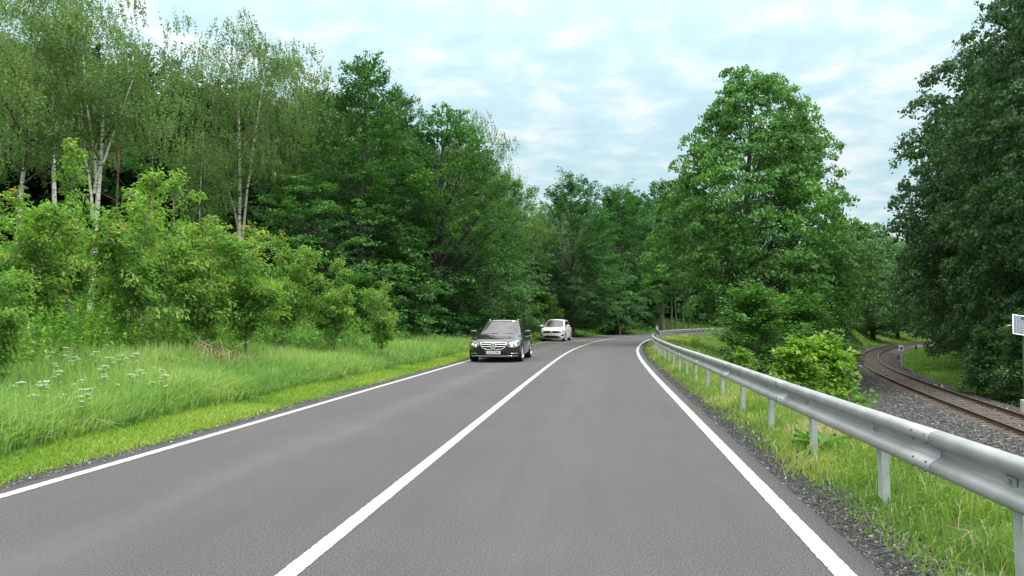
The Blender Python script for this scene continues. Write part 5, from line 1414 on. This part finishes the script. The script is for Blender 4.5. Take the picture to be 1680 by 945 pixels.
eb.decal('chrome_lip', [rounded([(-.87, .205), (.87, .205), (.87, .232), (-.87, .232)], 1)], MAT['chrome'], r0, off=.012, res=.010)
number_plate(eb, r0, .345, 'GL CG 1624')
for sg in (1, -1):
    P = [];
    for u in np.linspace(.62, -.80, 14):
        q = eb.green(u, sg * .90, 1.0); up_ = .055 * min(1, (.62 - u) / .08, (u + .80) / .08) - .004
        P.append((q[0], q[1], q[2] + up_))
    tubes('roof_rail', [(np.array(P), np.full(len(P), .017))], MAT['chrome'], r0, 8)

# chrome strip along the windscreen top edge and the side windows
P = np.array([eb.green(.999, v, .955) for v in np.linspace(-.94, .94, 15)]) + [.012, 0, .008]
tubes('windscreen_trim', [(P, np.full(15, .010))], MAT['chrome'], r0, 6)
# --- white compact van-like car
G = dict(xf=2.15, xr=-2.15, w=1.80, wheels=(1.33, -1.32), wr=.32, tw=.215, spokes=10, zb=[(-2.15, .36), (-1.9, .26), (-1.6, .20), (1.8, .18), (2.15, .17)],
         fc=.17, fc2=.20, lip=.07, crown=.04, zt=[(-2.15, 1.0), (-1.9, 1.05), (-.5, 1.05), (.95, 1.045), (1.4, 1.0), (1.8, .94), (2.0, .89), (2.15, .85)],
         wplan=[(-2.15, .91), (-1.8, .96), (-1.2, .99), (0, 1.0), (1.2, .99), (1.7, .965), (2.0, .93), (2.15, .91)], cowl=1.08, doors=(.95, -.08, -.95), belt=1.05,
         gh=dict(xb=(1.15, -2.08), xt=(.30, -1.85), hb=.78, ht=.61, zb=1.04, zr=1.60, win=[(.24, .90), (-.30, .19), (-.84, -.36)], pil=[(.19, .24), (-.36, -.30)]),
         mirror=(.70, 1.09), mirror_mat=MAT['paint_white'], handle=MAT['paint_white'], steer=R(-4))
car_x, car_y = at(904.5, 54.5)
hd = ROAD.at(np.array([57.0]))[1][0]; rz = math.atan2(hd[1], hd[0]) + math.pi / 2 + math.pi
fwd = np.array([math.cos(rz), math.sin(rz)]); c0 = np.array([car_x, car_y]) - fwd * 2.15
gb = build_car('compact_car', 'white compact car with black grille strip following behind the black estate car', G, MAT['paint_white'], (c0[0], c0[1], 0), rz)
r1 = gb.root
gl = gb.decal('grille', [rounded([(-.57, .60), (.57, .60), (.64, .675), (.57, .75), (-.57, .75), (-.64, .675)], 1)], MAT['trim'], r1, off=.006, res=.02)
ring_emblem(gb, r1, .685, .065, 'letters', gl)
for sg in (1, -1):
    hl = [(.56, .65), (.70, .625), (.82, .66), (.86, .74), (.84, .80), (.72, .775), (.58, .735)]
    h_ = gb.decal('headlight', [rounded(hl if sg == 1 else mir(hl), 1)], MAT['headlamp'], r1, off=.010, res=.014)
    gb.decal('lamp', [[(sg * .71 + .04 * math.cos(q * .524), .70 + .04 * math.sin(q * .524)) for q in range(12)]], MAT['lamp_on'], h_, off=.014, res=.012)
    it = rounded([(sg * .62, .39), (sg * .85, .38), (sg * .87, .52), (sg * .78, .51)], 1)
    gb.decal('fog_intake', [it], MAT['trim'], r1, off=.006, res=.015)
gb.decal('lower_grille', [rounded([(-.70, .24), (.70, .24), (.48, .42), (-.48, .42)], 1)], MAT['trim'], r1, off=.006, res=.015)
gb.decal('bumper_slot', [rect(-.60, .195, .60, .225)], MAT['trim'], r1, off=.006, res=.02)
number_plate(gb, r1, .475, 'GL')
